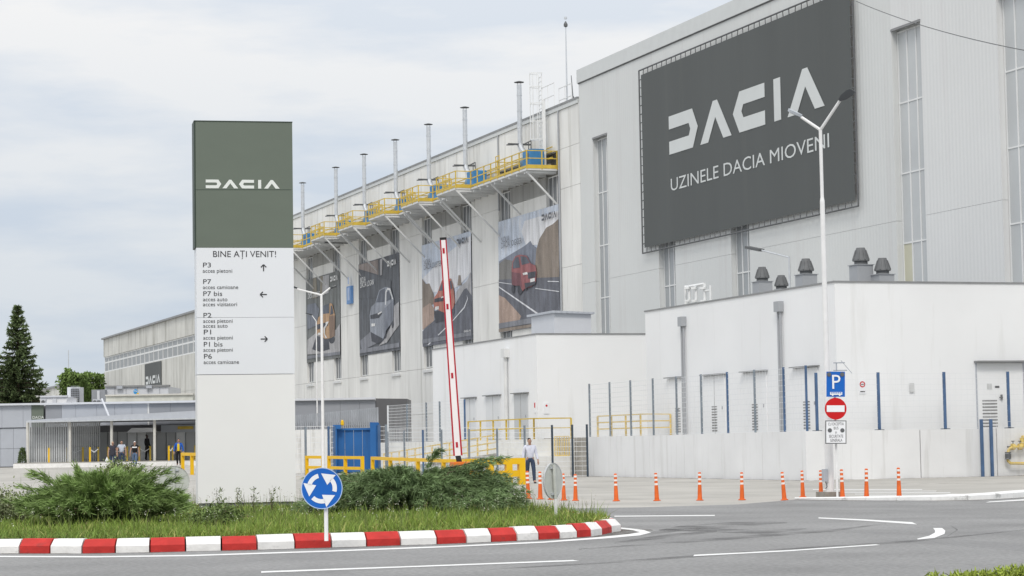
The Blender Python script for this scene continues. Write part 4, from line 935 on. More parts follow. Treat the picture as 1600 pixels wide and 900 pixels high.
# front door with louvre facing the road
a, b = PY(1525, 567.5, YF_), PY(1597, 568, YF_); d = MB(); d.box((a.x, YF_ - .04, ZT), (b.x, YF_ - .003, a.z), M_white); do = d.build('door', anx)
MB().box((a.x - .1, YF_ - .35, a.z + .02), (b.x + .1, YF_ - .003, a.z + .09), M_cope).build('door_canopy', do)
MB().box((a.x - .04, YF_ - .06, ZT), (a.x - .005, YF_ - .003, a.z), M_panel).box((b.x + .005, YF_ - .06, ZT), (b.x + .04, YF_ - .003, a.z), M_panel).build('door_frame', do)
la, lb = PY(1534, 626, YF_), PY(1558, 666, YF_)
for k in range(9): z = lb.z + (la.z - lb.z) * k / 8; piece('louvre_slot', (la.x, YF_ - .055, z - .025), (lb.x, YF_ - .041, z + .025), M_louv, do)
h = PY(1563.5, 621, YF_); MB().box((h.x - .03, YF_ - .1, h.z - .12), (h.x + .03, YF_ - .041, h.z + .12), M_dkst).box((h.x - .12, YF_ - .12, h.z - .02), (h.x + .03, YF_ - .1, h.z + .02), M_dkst).build('handle', do)
def sticker(parent, x, y, w_, h_, Y, m, X=None):
    if X is None: q = PY(x, y, Y); MB().box((q.x - w_, Y - .05 - .002, q.z - h_), (q.x + w_, Y - .0415, q.z + h_), m).build('notice', parent)
    else: q = PX(x, y, X); MB().box((X - .05, q.y - w_, q.z - h_), (X - .0415, q.y + w_, q.z + h_), m).build('notice', parent)
M_not = mat('notice_grey', (.55, .56, .56), .5)
sticker(do, 1545, 604, .11, .12, YF_, M_not); sticker(do, 1557, 604.5, .1, .04, YF_, M_dkst); sticker(do, 1424, 606, .1, .18, YF_, M_not)
def nosmoke(x, y, s):
    q = PY(x, y, YF_); o = thing('prohibition_sign', s, 'sign', q); YY = YF_ - .02
    MB().box((q.x - .13, YY - .01, q.z - .3), (q.x + .13, YY + .015, q.z + .2), M_swhite).build('plate', o)
    m = MB(); ring = lambda r0, r1, mm, off: [m.add([(q.x + r0 * math.cos(t), YY - off, q.z + .06 + r0 * math.sin(t)), (q.x + r1 * math.cos(t), YY - off, q.z + .06 + r1 * math.sin(t)), (q.x + r1 * math.cos(t + .4), YY - off, q.z + .06 + r1 * math.sin(t + .4)), (q.x + r0 * math.cos(t + .4), YY - off, q.z + .06 + r0 * math.sin(t + .4))], [(0, 1, 2, 3)], mm) for t in np.arange(0, 6.28, .4)]
    ring(.075, .12, M_sred, .014); m.box((q.x - .06, YY - .016, q.z + .035), (q.x + .06, YY - .0145, q.z + .075), M_ink); m.box((q.x - .1, YY - .016, q.z - .24), (q.x + .1, YY - .0145, q.z - .2), M_ink); m.build('symbol', o)
nosmoke(1347, 603, 'small no smoking notice on the white annex front beside the blue post')
q = PX(853, 637, XM); o = thing('prohibition_sign', 'small no smoking notice on the corner of the low annex', 'sign', PY(853, 637, YM_)); q = PY(853.5, 637, YM_)
MB().box((q.x - .14, YM_ - .04, q.z - .3), (q.x + .14, YM_ - .002, q.z + .25), M_swhite).build('plate', o); MB().add([(q.x + .055 * math.cos(t), YM_ - .045, q.z + .1 + .055 * math.sin(t)) for t in np.arange(0, 6.28, .5)], [tuple(range(13))], M_sred).build('symbol', o)
q = PX(836, 637, XM - .02); o = thing('red_wall_label', 'tiny red label on the low annex right of its grey door', 'sign', q); MB().box((XM - .03, q.y - .1, q.z - .25), (XM - .002, q.y + .1, q.z + .3), M_swhite).build('plate', o); MB().box((XM - .04, q.y - .07, q.z), (XM - .031, q.y + .07, q.z + .25), M_sred).build('symbol', o)
# roof equipment
hut = thing('roof_hut', 'small white metal hut on the low annex roof', 'hut', PY(895, 505, 110)); a, b = PY(866, 486, 110), PY(924, 519, 110)
MB().box((a.x, 110, HX - .1), (b.x, 113.5, a.z - .1), M_panel4).build('wall', hut)
MB().prism([(a.x - .15, 109.8, a.z - .1), (b.x + .12, 109.8, a.z - .16), (b.x + .12, 109.8, a.z - .06), (a.x - .15, 109.8, a.z + .02)], (0, 4, 0), M_sheet).build('roof', hut)
def vent(px_, ytop, ybase, X, wpx, hood_only, label):
    c = PX(px_, ybase, X); sc = (c.x * FW.x + c.y * FW.y) / F; h = (ybase - ytop) * sc; r = wpx * sc / 2
    o = thing('roof_ventilator', label, 'ventilator', (c.x, c.y, 7.4 if X > 40 and c.y < 97 else HX - .1), group='roof ventilators'); zt = c.z + h
    z0 = zt - r * 1.55
    m = MB().lathe([(r, z0), (r * .98, z0 + .05), (r * .62, zt - .12), (r * .5, zt), (.05, zt + .01)], M_hood, (c.x, c.y, 0), 16); m.build('hood', o)
    for k in range(8):
        t = 2 * math.pi * k / 8; p = Vector((c.x + r * .99 * math.cos(t), c.y + r * .99 * math.sin(t), z0 + .04)); q = Vector((c.x + r * .6 * math.cos(t), c.y + r * .6 * math.sin(t), zt - .1)); MB().bar(p, q, .05, .05, M_hood).build('hood_rib', o)
    MB().lathe([(r * .78, z0 - r * .42), (r * .78, z0 - .01)], M_dkst, (c.x, c.y, 0), 14).build('neck', o)
    if not hood_only:
        zb = 6.5; MB().box((c.x - r * 1.02, c.y - r * 1.02, zb), (c.x + r * 1.02, c.y + r * 1.02, z0 - r * .5), M_duct).build('base_box', o)
        MB().box((c.x - r * 1.15, c.y - r * 1.15, z0 - r * .5), (c.x + r * 1.15, c.y + r * 1.15, z0 - r * .42), M_duct).build('base_flange', o)
    else: MB().box((c.x - r * .8, c.y - r * .8, 6.6), (c.x + r * .8, c.y + r * .8, z0 - r * .42), M_duct).build('base_box', o)
vent(1191.5, 417, 456, 43.2, 23, False, 'grey mushroom roof ventilator left of the low one on the large annex')
vent(1221, 430, 449, 44.5, 22, True, 'low grey roof ventilator with only its hood showing')
vent(1260, 404, 445, 43.2, 25, False, 'grey mushroom roof ventilator left of the lamp post')
vent(1346, 387, 438, 43.6, 27, False, 'tallest grey mushroom roof ventilator right of the lamp post')
vent(1379.5, 403, 438, 44.2, 26, False, 'grey mushroom roof ventilator farthest right')
vent(882, 512.5, 521, 42, 14, True, 'small dark hood vent in front of the roof hut')
fr0 = thing('white_pipe_frame', 'white pipe frame with flanges standing on the large annex roof', 'pipework', PX(1090, 470, 44)); m = MB()
for x in (1071, 1077, 1087.5, 1101, 1110): a, b = PX(x, 446, 44), PX(x, 478, 44); m.tube((44, a.y, a.z), (44, a.y, 7.5), .07, .07, M_frame, 6)
for y in (450,): a, b = PX(1071, 449, 44), PX(1101, 446, 44); m.tube((44, a.y, a.z), (44, b.y, a.z), .08, .08, M_frame, 6)
a = PX(1101, 455, 44); b = PX(1110, 455, 44); m.tube((44, a.y, a.z), (44, b.y, a.z), .05, .05, M_frame, 6); m.tube((44, a.y, a.z - .5), (44, b.y, a.z - .5), .05, .05, M_frame, 6)
m.build('pipe', fr0); m = MB()
for x in (1077, 1087.5, 1101): a = PX(x, 452, 44); m.tube((43.9, a.y, a.z), (43.9, a.y, a.z + .1), .16, .16, M_frame, 8); m.tube((43.9, a.y, a.z - .6), (43.9, a.y, a.z - .5), .14, .14, M_frame, 8)
m.build('flange', fr0)
rl_ = thing('roof_lamp', 'thin grey street lamp rising behind the large annex roof', 'street lamp', PX(1233, 440, 47)); a, b, c = PX(1233, 402, 47), PX(1190, 391, 47), PX(1168, 386.5, 47)
MB().tube((47, a.y, 7.5), a, .06, .05, M_gal, 8).build('pole', rl_); MB().tube(a, b, .045, .04, M_gal, 6).build('arm', rl_); MB().bar(b, c, .3, .12, M_dkst).build('lamp_head', rl_)

# ------------------------------------------------------------------ raised terrace with its retaining wall
XW, YW, YWE = 38.75, 76.8, 99.4
ter = tag(MB().box((XW + .3, YW + .3, 0), (XF - .1, 150, ZT - .02), M_plaza).build('terrace'), 'raised concrete terrace the annexes stand on', kind='structure')
rw = thing('retaining_wall', 'white painted concrete retaining wall below the fence', 'wall', (XW, YW, 0))
n = 6
for k in range(n):
    y0 = YW + (YWE - YW) * k / n; y1 = YW + (YWE - YW) * (k + 1) / n
    piece('wall_panel', (XW, y0 + (.31 if k == 0 else .012), -.1), (XW + .3, y1 - .012, ZT + random.uniform(-.01, .01)), M_wallp, rw)
for x0, x1 in ((XW, 43.6), (43.62, 46.95), (46.97, 52), (52.02, 58)): piece('wall_panel', (x0, YW, -.1), (x1 - .02, YW + .3, ZT + random.uniform(-.01, .01)), M_wallp, rw)
def mesh_panel(parent, p, q, h, dz=.2, dx=.25, th=.014, tv=.007, z0=.05):
    p, q = Vector(p), Vector(q); m = MB(); Ln = (q - p).length; d = (q - p) / Ln; nz = int((h - z0) / dz)
    for k in range(nz + 1): z = Vector((0, 0, z0 + (h - z0) * k / nz)); m.bar(p + z, q + z, th, th, M_wire)
    for k in range(int(Ln / dx) + 1): a = p + d * (k * dx); m.bar(a + Vector((0, 0, z0)), a + Vector((0, 0, h)), tv, tv, M_wire)
    return m.build('mesh_panel', parent)
def post(parent, p, h, m, w_=.07): piece('post', (p[0] - w_ / 2, p[1] - w_ / 2, p[2]), (p[0] + w_ / 2, p[1] + w_ / 2, p[2] + h), m, parent)
fx = XW + .15
fen = thing('terrace_fence', 'tall pale mesh fence with grey blue posts on the retaining wall side', 'fence', (fx, YWE, ZT))
ys = [99.3, 96.76, 94.26, 91.69, 89.13, 86.56, 83.98, 81.43, 78.84, 76.95]
for k, y in enumerate(ys):
    post(fen, (fx, y, ZT), 2.48, M_postb if k in (6, 8, 9) else M_postg, .07)
    if k: mesh_panel(fen, (fx, ys[k - 1], ZT), (fx, y, ZT), 2.42)
fen2 = thing('terrace_fence', 'mesh fence with short blue posts along the front of the terrace', 'fence', (39.3, YW, ZT))
xs2 = [39.32, 41.95, 44.8, 47.62, 50.5, 53.4]
for k, x in enumerate(xs2):
    post(fen2, (x, YW + .15, ZT), 2.2, M_postb, .09); piece('post_foot', (x - .14, YW + .02, ZT + .003), (x + .14, YW + .28, ZT + .03), M_postd, fen2)
    if k: mesh_panel(fen2, (xs2[k - 1], YW + .15, ZT), (x, YW + .15, ZT), 2.15, th=.009, tv=.004)
fen3 = thing('roadside_fence', 'low fence of two tall blue posts standing before the white wall', 'fence', (46.1, 76.4, 0))
for x in (46.08, 46.5, 49.2): post(fen3, (x, 76.45, 0), 2.2, M_postb, .1)
mesh_panel(fen3, (46.5, 76.45, 0), (49.2, 76.45, 0), 2.1, th=.008, tv=.004)
gas = thing('gas_pipe', 'faded yellow gas pipe loop with valves on the right white wall', 'pipe', PY(1590, 700, YW)); Yg = YW - .25
P = lambda x, y: PY(x, y, Yg)
m = MB(); m.path([P(1640, 698), P(1583, 698), P(1577, 701), P(1575, 707), P(1575, 720), P(1579, 724), P(1640, 724)], .055, M_gas, 8); m.path([P(1597, 698), P(1597, 684), P(1612, 684)], .09, M_gas, 8); m.build('pipe', gas)
m = MB()
for x in (1583, 1593.5): q = P(x, 698); m.tube(q + Vector((-.06, 0, 0)), q + Vector((.06, 0, 0)), .12, .12, M_gas, 8); m.tube(q, q + Vector((0, 0, .2)), .02, .02, M_dkst, 6); m.tube(q + Vector((0, 0, .2)), q + Vector((0, 0, .23)), .07, .07, M_dkst, 8)
q = P(1575, 712); m.tube(q + Vector((0, 0, -.14)), q + Vector((0, 0, .14)), .12, .12, M_dkst, 8); m.build('valve', gas)
m = MB()
for x in (1580, 1597): q = P(x, 698); m.bar(q, q + Vector((0, .26, 0)), .05, .05, M_dkst)
m.build('wall_clip', gas)

# second terrace, tall mesh fence, ramp and faded yellow rails in front of the low annex
X2 = 36.9
tw = thing('terrace_wall', 'long grimy white low wall under the mesh fence', 'wall', (X2, 110, 0))
for k in range(9):
    y0 = 102.0 + k * 3.0; piece('wall_panel', (X2, y0 + .01, -.1), (X2 + .3, y0 + 2.99, 1.78), M_dirtyw, tw)
piece('wall_panel', (X2, 101.7, -.1), (XW + .28, 102.0, 1.78), M_dirtyw, tw)
piece('terrace_slab', (X2 + .3, 102.0, 0), (XM - .02, 129, 1.76), M_plaza, tw)
tf = thing('tall_mesh_fence', 'tall pale mesh fence with blue posts on the grimy wall', 'fence', (X2 + .15, 110, 1.78))
yy = [PX(x, 640, X2 + .15).y for x in (606, 636, 666, 687, 726)]
for k, y in enumerate(yy):
    post(tf, (X2 + .15, y, 1.78), 2.15, (M_postb if k == 4 else M_postg) if k else M_wire, .08)
    if k: mesh_panel(tf, (X2 + .15, yy[k - 1], 1.78), (X2 + .15, y, 1.78), 2.12, th=.018, tv=.009, dz=.17)
def rail(parent, pts, hs, m, pr=.035, every=1.6):
    mb = MB()
    for a, b in zip(pts, pts[1:]):
        a, b = Vector(a), Vector(b)
        for h in hs: mb.bar(a + Vector((0, 0, h)), b + Vector((0, 0, h)), pr * 1.6, pr * 1.6, m)
    mb.build('handrail', parent)
    for a, b in zip(pts, pts[1:]):
        a, b = Vector(a), Vector(b); n = max(1, round((b - a).length / every))
        for k in range(n + 1):
            p = a.lerp(b, k / n); piece('rail_post', (p.x - pr, p.y - pr, p.z), (p.x + pr, p.y + pr, p.z + max(hs)), m, parent)
r1 = thing('terrace_railing', 'yellow handrail along the terrace edge before the low annex', 'railing', (X2, 100, 1.78))
rail(r1, [(X2 + .15, PX(727, 655, X2).y, 1.76), (X2 + .15, 101.9, 1.76), (XW + .2, 101.9, 1.76)], (.55, 1.0), M_yel, every=2.2)
r1b = thing('terrace_railing', 'yellow handrail behind the mesh fence on the large terrace', 'railing', (40, 99, ZT))
rail(r1b, [(XW + .5, 99.2, ZT), (XW + .5, 94.0, ZT), (XA - .1, 94.0, ZT)], (.35, .65, .95), M_ramp, every=1.8)
rp = thing('access_ramp', 'pale concrete ramp rising beside the low wall', 'ramp', (33, 100, 0))
ra, rbp = Vector((33.2, 118, .15)), Vector((33.2, 100.6, 1.25))
m = MB(); m.add([(35.2, 122, 0), (36.85, 122, 0), (36.85, 102.0, 0), (35.2, 102.0, 0), (35.2, 122, .15), (36.85, 122, .15), (36.85, 102.0, 1.05), (35.2, 102.0, 1.05)], [(3, 2, 1, 0), (4, 5, 6, 7), (0, 1, 5, 4), (1, 2, 6, 5), (2, 3, 7, 6), (3, 0, 4, 7)], M_dirtyw); m.build('slab', rp)
m = MB(); m.bar((35.18, 122, .18), (35.18, 102, 1.09), .08, .1, M_plaza); m.build('edge', rp)
r2 = thing('ramp_railing', 'faded orange yellow railing climbing the ramp behind the wire fence', 'railing', (32.45, 108, .5))
rail(r2, [(35.3, 121.5, .2), (35.3, 102.2, 1.07)], (.3, .6, .95), M_ramp, every=1.5)
r3 = thing('ramp_gate', 'faded yellow barred gate at the top of the ramp', 'gate', PY(880, 712, 101.5)); a, b = PY(867, 712, 101.5), PY(889, 682, 101.5)
m = MB(); m.bar((a.x, 101.5, a.z), (b.x, 101.5, a.z), .06, .06, M_ramp); m.bar((a.x, 101.5, b.z), (b.x, 101.5, b.z), .06, .06, M_ramp); m.build('gate_frame', r3)
for k in range(7): x = a.x + (b.x - a.x) * k / 6; piece('gate_bar', (x - .02, 101.48, a.z), (x + .02, 101.52, b.z), M_ramp, r3)
piece('gate_step', (35.2, 101.2, 0), (38.6, 101.68, a.z - .03), M_dirtyw, r3)
# wire fence at the end of the forecourt
wf = thing('forecourt_fence', 'pale wire fence with dark posts between the blue gate and the white wall', 'fence', (37, 101, 0))
fp = [Vector((38.3, 99.3, 0)), Vector((37.9, 100.3, 0)), Vector((36.95, 101.3, 0)), Vector((35.2, 103.2, 0)), Vector((33.9, 104.8, 0)), Vector((32.9, 107.6, 0)), Vector((32.2, 110.2, 0)), Vector((31.3, 112.0, 0))]
fpx = [917.5, 894.5, 863, 820, 777, 733, 690, 661, 632, 606]
fp = []
for x in fpx:
    t = sat((917.5 - x) / 317); d = 105.3 + t * 2 + 7 * sat((640 - x) / 40); q = PD(x, 700, d); fp.append(Vector((q.x, q.y, gz(q))))
for k, p in enumerate(fp):
    h = 1.5 - p.z + (30.5 - (0 if k < 4 else 4)) * 106.5 / F
    post(wf, p, h, M_postd if k < 3 else (M_postb if k in (7, 0) else M_postg), .08)
    if k: mesh_panel(wf, fp[k - 1], p, 2.3, th=.018, tv=.008, dz=.22)
# ------------------------------------------------------------------ blue gate, white wall, mesh fence left of it
def flat(x, y, d): q = PD(x, y, d); return q
gt = thing('blue_sliding_gate', 'blue sheet steel gate with square blue posts', 'gate', LD(-8, 115, .2)); DG = 115
gl, gr_ = PD(526, 740, DG), PD(581, 740, DG); dirg = (gr_ - gl); dirg.z = 0; n = 4
for k in range(n):
    a = gl + dirg * (k / n); b = gl + dirg * ((k + 1) / n - .012); zt = PD(526, 671, DG).z
    m = MB(); m.prism([(a.x, a.y, .25), (b.x, b.y, .25), (b.x, b.y, zt), (a.x, a.y, zt)], FW * .06, M_gateb); m.build('gate_panel', gt)
m = MB(); a, b = gl - FW * .05, gr_ - FW * .05; m.bar((a.x, a.y, zt), (b.x, b.y, zt), .1, .1, M_gateb); m.bar((a.x, a.y, .35), (b.x, b.y, .35), .1, .1, M_gateb); m.build('gate_frame', gt)
for x, w_ in ((524, .2), (584, .3), (590.5, .2)):
    q = PD(x, 740, DG - .3); z2 = PD(x, 664 if x < 540 else 661, DG).z; m = MB(); m.bar((q.x, q.y, 0), (q.x, q.y, z2), w_, w_, M_gateb); m.build('gate_post', gt)
q0, q1 = PD(521, 667, DG - .35), PD(533, 667, DG - .35); MB().bar(q0, q1, .15, .2, M_gateb).build('gate_header', gt)
q0, q1 = PD(578, 663, DG - .35), PD(591, 663, DG - .35); MB().bar(q0, q1, .15, .2, M_gateb).build('gate_header', gt)
q = PD(535, 665, DG - .2); MB().lathe([(.06, 0), (.09, .05), (.08, .22), (.03, .28)], M_yel2, q, 8).build('warning_light', gt)
ww = thing('white_boundary_wall', 'low grimy white wall behind the wire fence left of the blue gate', 'wall', LD(-11, 119, .2))
for k in range(4):
    a, b = PD(455 + k * 15.6, 740, 119), PD(455 + (k + 1) * 15.6 - .4, 740, 119); m = MB(); m.prism([(a.x, a.y, 0), (b.x, b.y, 0), (b.x, b.y, 2.5), (a.x, a.y, 2.5)], FW * .2, M_dirtyw); m.build('wall_panel', ww)
wl_ = thing('gateside_fence', 'white wire fence between the pylon and the blue gate', 'fence', LD(-11, 113, .2))
pts = [PD(x, 740, 113) for x in (440, 478, 514, 523)]
for k, p in enumerate(pts):
    p.z = .15; post(wl_, p, 2.45, M_postg if k < 2 else M_postb, .1)
    if k: mesh_panel(wl_, pts[k - 1], p, 2.45, th=.022, tv=.01, dz=.25)
# mesh return to the right of the gate
gf_ = thing('gateside_fence', 'pale wire fence between the blue gate and the forecourt fence', 'fence', LD(-7, 114, .2)); a, b = PD(593, 740, 114.5), PD(604, 740, 114.5); a.z = b.z = .15
post(gf_, a, 2.5, M_postb, .12); post(gf_, b, 2.5, M_postg, .1); mesh_panel(gf_, a, b, 2.4, th=.02, tv=.009)
# ------------------------------------------------------------------ grey entrance building
DE = 161.0
ent = thing('entrance_building', 'low grey panelled entrance building with deep fascia', 'building', LD(-24, DE, .6))
Lx = lambda x, d: (x - 800) / F * d
def epanel(parent, name, x0, x1, z0, z1, m, d=DE, th=.15):
    a, b = LD(Lx(x0, d), d), LD(Lx(x1, d), d); o = MB(); o.prism([(a.x, a.y, z0), (b.x, b.y, z0), (b.x, b.y, z1), (a.x, a.y, z1)], FW * th, m); return o.build(name, parent)
a, b = LD(Lx(-60, DE), DE + .4), LD(Lx(585, DE), DE + .4); o = MB(); o.prism([(a.x, a.y, 0), (b.x, b.y, 0), (b.x, b.y, 4.85), (a.x, a.y, 4.85)], FW * 12, M_panel3); o.build('wall', ent)
xb_ = [-40, 2, 35, 48, 70, 95, 117, 150, 178, 205, 229, 232, 265, 303, 340, 380, 420, 458, 492, 530, 560, 585]
for k, (x0, x1) in enumerate(zip(xb_, xb_[1:])):
    if (x0, x1) == (48, 70): m = M_pgreen
    elif x0 == 70: m = M_panel2
    elif x0 == 229: m = M_frame
    elif x0 >= 232: m = M_panel2
    else: m = M_panel
    x1b = 67 if x0 == 48 else x1
    epanel(ent, 'fascia_panel', x0 + .15, x1b - .15, 3.35, 4.9, m)
t = MB(); q = LD(Lx(49.5, DE), DE - .03, 3.95); text_mesh(t, 'DACIA', q, RT, Vector((0, 0, 1)), .27, M_logo); t.build('lettering', ent)
m = MB(); a, b = LD(Lx(-60, DE), DE - .12, 4.98), LD(Lx(585.4, DE), DE - .12, 4.98); m.bar(a, b, .4, .14, M_panel4); m.build('roof_edge', ent)
for k in range(4): epanel(ent, 'wall_panel', -40 + k * 20, -40 + k * 20 + 19.7, .6 , 1.85, M_panel, DE + .1); epanel(ent, 'wall_panel', -40 + k * 20, -40 + k * 20 + 19.7, 1.87, 3.3, M_panel, DE + .1)
a = LD(Lx(585.6, DE), DE); b = a + Vector((3.0, 2.2, 0)); m = MB(); m.prism([(a.x, a.y, 0), (b.x, b.y, 0), (b.x, b.y, 4.98), (a.x, a.y, 4.98)], FW * 6, M_panel3); m.build('side_wall', ent)
# slatted screens
def slats(name, label, x0, x1, d0, d1, z0a, z0b, z1a, z1b, n, m, rails):
    o = thing(name, label, 'screen', LD(Lx(x0, d0), d0, z0a))
    for k in range(n):
        t = k / (n - 1); d = d0 + (d1 - d0) * t; x = x0 + (x1 - x0) * t; p = LD(Lx(x, d), d); z0, z1 = z0a + (z0b - z0a) * t, z1a + (z1b - z1a) * t
        piece('slat', (p.x - .045, p.y - .05, z0), (p.x + .045, p.y + .05, z1), m, o)
    for h in rails:
        a, b = LD(Lx(x0, d0), d0 + .09), LD(Lx(x1, d1), d1 + .09); m2 = MB(); m2.bar((a.x, a.y, z0a + h), (b.x, b.y, z0b + h), .06, .08, M_panel3); m2.build('rail', o)
slats('slat_screen', 'grey vertical slat screen right of the pylon above the gate', 452, 588, 140, 133, .4, .4, 3.55, 3.85, 42, mat('slat_grey', (.36, .38, .41), .5), (1.0, 2.4))
sc = bpy.data.objects['slat_screen']
slats('slat_screen', 'grey vertical slat screen at the left end of the entrance canopy', 45, 108, 153, 153, .9, .9, 3.6, 3.6, 19, mat('slat_pale', (.55, .57, .58), .5), (.15, 1.0, 1.9))
slats('slat_screen', 'grey vertical slat screen in the second bay of the canopy', 112, 154, 153.5, 156, .9, .9, 3.6, 3.6, 14, MATS['slat_pale'], (.15, 1.0, 1.9))
# canopy
can = thing('entrance_canopy', 'corrugated sheet canopy on pale posts over the turnstiles', 'canopy', LD(-25, 152, .9)); DC = 151.5
a, b = LD(Lx(40, DC), DC), LD(Lx(330, DC), DC)
m = MB(); m.add([(a.x, a.y, 3.58), (b.x, b.y, 3.62), (b.x, b.y, 4.2), (a.x, a.y, 3.72), *[tuple(Vector(q) + FW * 9) for q in ((a.x, a.y, 3.58), (b.x, b.y, 3.62), (b.x, b.y, 4.2), (a.x, a.y, 3.72))]], [(0, 1, 2, 3), (7, 6, 5, 4), (3, 2, 6, 7), (0, 4, 5, 1), (1, 5, 6, 2), (0, 3, 7, 4)], M_sheet); m.build('roof', can)
m = MB(); m.bar(LD(Lx(40, DC), DC - .06, 3.6), LD(Lx(330, DC), DC - .06, 3.64), .08, .1, M_gal); m.build('gutter', can)
for x in (42, 108, 173, 240, 306): p = LD(Lx(x, 152), 152); m = MB(); m.tube((p.x, p.y, .85), (p.x, p.y, 3.58), .1, .1, M_cream, 10); m.build('post', can, True)
a, b = LD(Lx(22, 151), 150.9), LD(Lx(330, 151), 150.9); m = MB(); m.prism([(a.x, a.y, .3), (b.x, b.y, .3), (b.x, b.y, .88), (a.x, a.y, .88)], FW * 10, M_plaza); tag(m.build('entrance_pavement'), 'raised pale pavement under the entrance canopy', kind='structure')
m = MB(); a, b = LD(Lx(22, 151), 150.5), LD(Lx(330, 151), 150.5); m.prism([(a.x, a.y, .3), (b.x, b.y, .3), (b.x, b.y, .82), (a.x, a.y, .82)], FW * .35, M_kwhite); tag(m.build('pavement_kerb'), 'worn white kerb of the entrance pavement', kind='structure')
# turnstile hall behind the canopy
th_ = thing('turnstile_screen', 'dark glazed turnstile screen under the entrance canopy', 'screen', LD(-25, 158, .9)); DT = 158
epanel(th_, 'header', 152, 320, 2.95, 3.35, M_panel3, DT); epanel(th_, 'header', 250, 320, 2.8, 3.3, M_panel, DT - .3)
epanel(th_, 'yellow_sign', 276, 300, 3.0, 3.2, M_yel, DT - .4)
mg = mat('turnstile_glass', (.46, .47, .47), .3, var=.1, scale=.5); mg2 = mat('turnstile_pale_panel', (.70, .71, .71), .4)
for k in range(11): epanel(th_, 'glazed_panel', 152 + k * 15.2, 152 + k * 15.2 + 14.4, .9, 2.9, mg2 if k in (3, 4, 8) else mg, DT)
for k in range(12): epanel(th_, 'mullion', 151.2 + k * 15.2, 151.9 + k * 15.2, .9, 2.95, M_dkst, DT - .05)
cb = thing('counter_canopy', 'small white awning inside the entrance canopy', 'awning', LD(-25, 156, 2.8)); a, b = LD(Lx(196, 156), 156), LD(Lx(238, 156), 156)
m = MB(); m.prism([(a.x, a.y, 2.82), (b.x, b.y, 2.82), (b.x - .1, b.y, 3.12), (a.x + .35, a.y, 3.12)], FW * 1.6, M_swhite); m.build('awning_roof', cb)
# yellow chain posts
py_ = [(75, 700), (104, 702), (128, 700), (139, 700), (152, 700), (167, 700), (197, 700), (216, 699), (233, 699), (262, 699), (268, 698), (303, 697)]
for k, (x, y) in enumerate(py_):
    d = 151.2 if k in (0, 3, 9) else 154; p = LD(Lx(x, d), d, .88)
    o = thing('chain_post', ['yellow chain post left of the first canopy bay', 'faded chain post near the second canopy post', 'faded chain post before the second slat screen', 'bright yellow chain post at the kerb before the second screen', 'faded chain post left of the woman', 'chain post just left of the third canopy post', 'chain post behind the man in the pale shirt', 'chain post left of the dark figure', 'chain post right of the dark figure', 'bright yellow chain post left of the man in blue', 'yellow chain post close beside the bright one', 'yellow chain post behind the yellow guard frame'][k], 'post', p, group='chain posts')
    MB().box((p.x - .055, p.y - .055, .86), (p.x + .055, p.y + .055, 1.82), M_yel2 if d < 152 else M_yel).build('post', o); MB().box((p.x - .065, p.y - .065, 1.82), (p.x + .065, p.y + .065, 1.86), M_yel).build('post_cap', o)
    if k % 2 and k + 1 < len(py_):
        x2 = py_[k + 1][0]; c0 = p + Vector((0, 0, .85)); c1 = LD(Lx(x2, d), d, 1.72); mdl = (c0 + c1) / 2 - Vector((0, 0, .22)); MB().path([c0, c0.lerp(mdl, .6), mdl, c1.lerp(mdl, .6), c1], .025, M_wire, 5).build('chain', o)
p = LD(Lx(34, 152), 152, .86); root = thing('young_bush', 'small green bush beside the leftmost canopy post', 'shrub', p); n = 900; zz = rng.uniform(0, 1.0, n); rr = .28 * np.sqrt(np.clip(1.1 - zz, 0, 1)); aa = rng.uniform(0, 6.28, n)
V, FI, T = blades(np.stack([rr * np.cos(aa), rr * np.sin(aa), zz], 1), unit(rng.normal(0, 1, (n, 3)) + [0, 0, .6]), rng.uniform(.08, .16, n), rng.uniform(.03, .06, n), np.zeros((n, 3)), np.array([.09, .13, .05]) * rng.uniform(.7, 1.3, (n, 1))); fast_mesh('foliage', V, FI, 3, [M_leaf], root, T); MB().tube(p, p + Vector((0, 0, .8)), .03, .01, M_bark, 5).build('stem', root)
# rooftop boxes and sheds behind the entrance
def rbox(name, label, cat, x0, x1, y0, y1, d, m, depth=3.0):
    zt = PD(x0, y0, d).z; zb = PD(x0, y1, d).z; o = thing(name, label, cat, LD(Lx((x0 + x1) / 2, d), d, zb)); a, b = LD(Lx(x0, d), d), LD(Lx(x1, d), d)
    q = MB(); q.prism([(a.x, a.y, zb), (b.x, b.y, zb), (b.x, b.y, zt), (a.x, a.y, zt)], FW * depth, m); q.build('body', o); return o, a, b, zb, zt
o, a, b, zb, zt = rbox('white_cabin', 'white rooftop cabin right of the spruce', 'cabin', 62, 105, 621, 640, 172, M_swhite, 4); q = MB(); q.bar((a.x, a.y, zt + .06), (b.x, b.y, zt + .06), .3, .12, M_panel4); q.build('roof_edge', o); epanel(o, 'window', 81, 87, zb + .35, zb + .8, M_panel4, 171.9, .05)
o, a, b, zb, zt = rbox('cooling_unit', 'tall pale cooling cabinet with dark louvre grille', 'cooling unit', 104, 124, 605, 640, 176, M_panel4, 1.5)
epanel(o, 'grille', 109.5, 122.5, zb + .4, zt - .15, M_dkst, 175.9, .05)
for k in range(9): epanel(o, 'grille_bar', 109.5, 122.5, zb + .5 + k * .16, zb + .53 + k * .16, M_panel2, 175.84, .03)
for k in range(6): epanel(o, 'grille_bar', 109.6 + k * 2.5, 110.1 + k * 2.5, zb + .4, zt - .15, M_panel2, 175.82, .03)
o = thing('satellite_dish', 'white satellite dish on the entrance roof', 'dish', LD(Lx(110, 170), 170, 4.9)); c = LD(Lx(110.5, 170), 170, PD(110, 628, 170).z)
q = MB(); nseg = 16; vs = [tuple(c + FW * .12)]; 
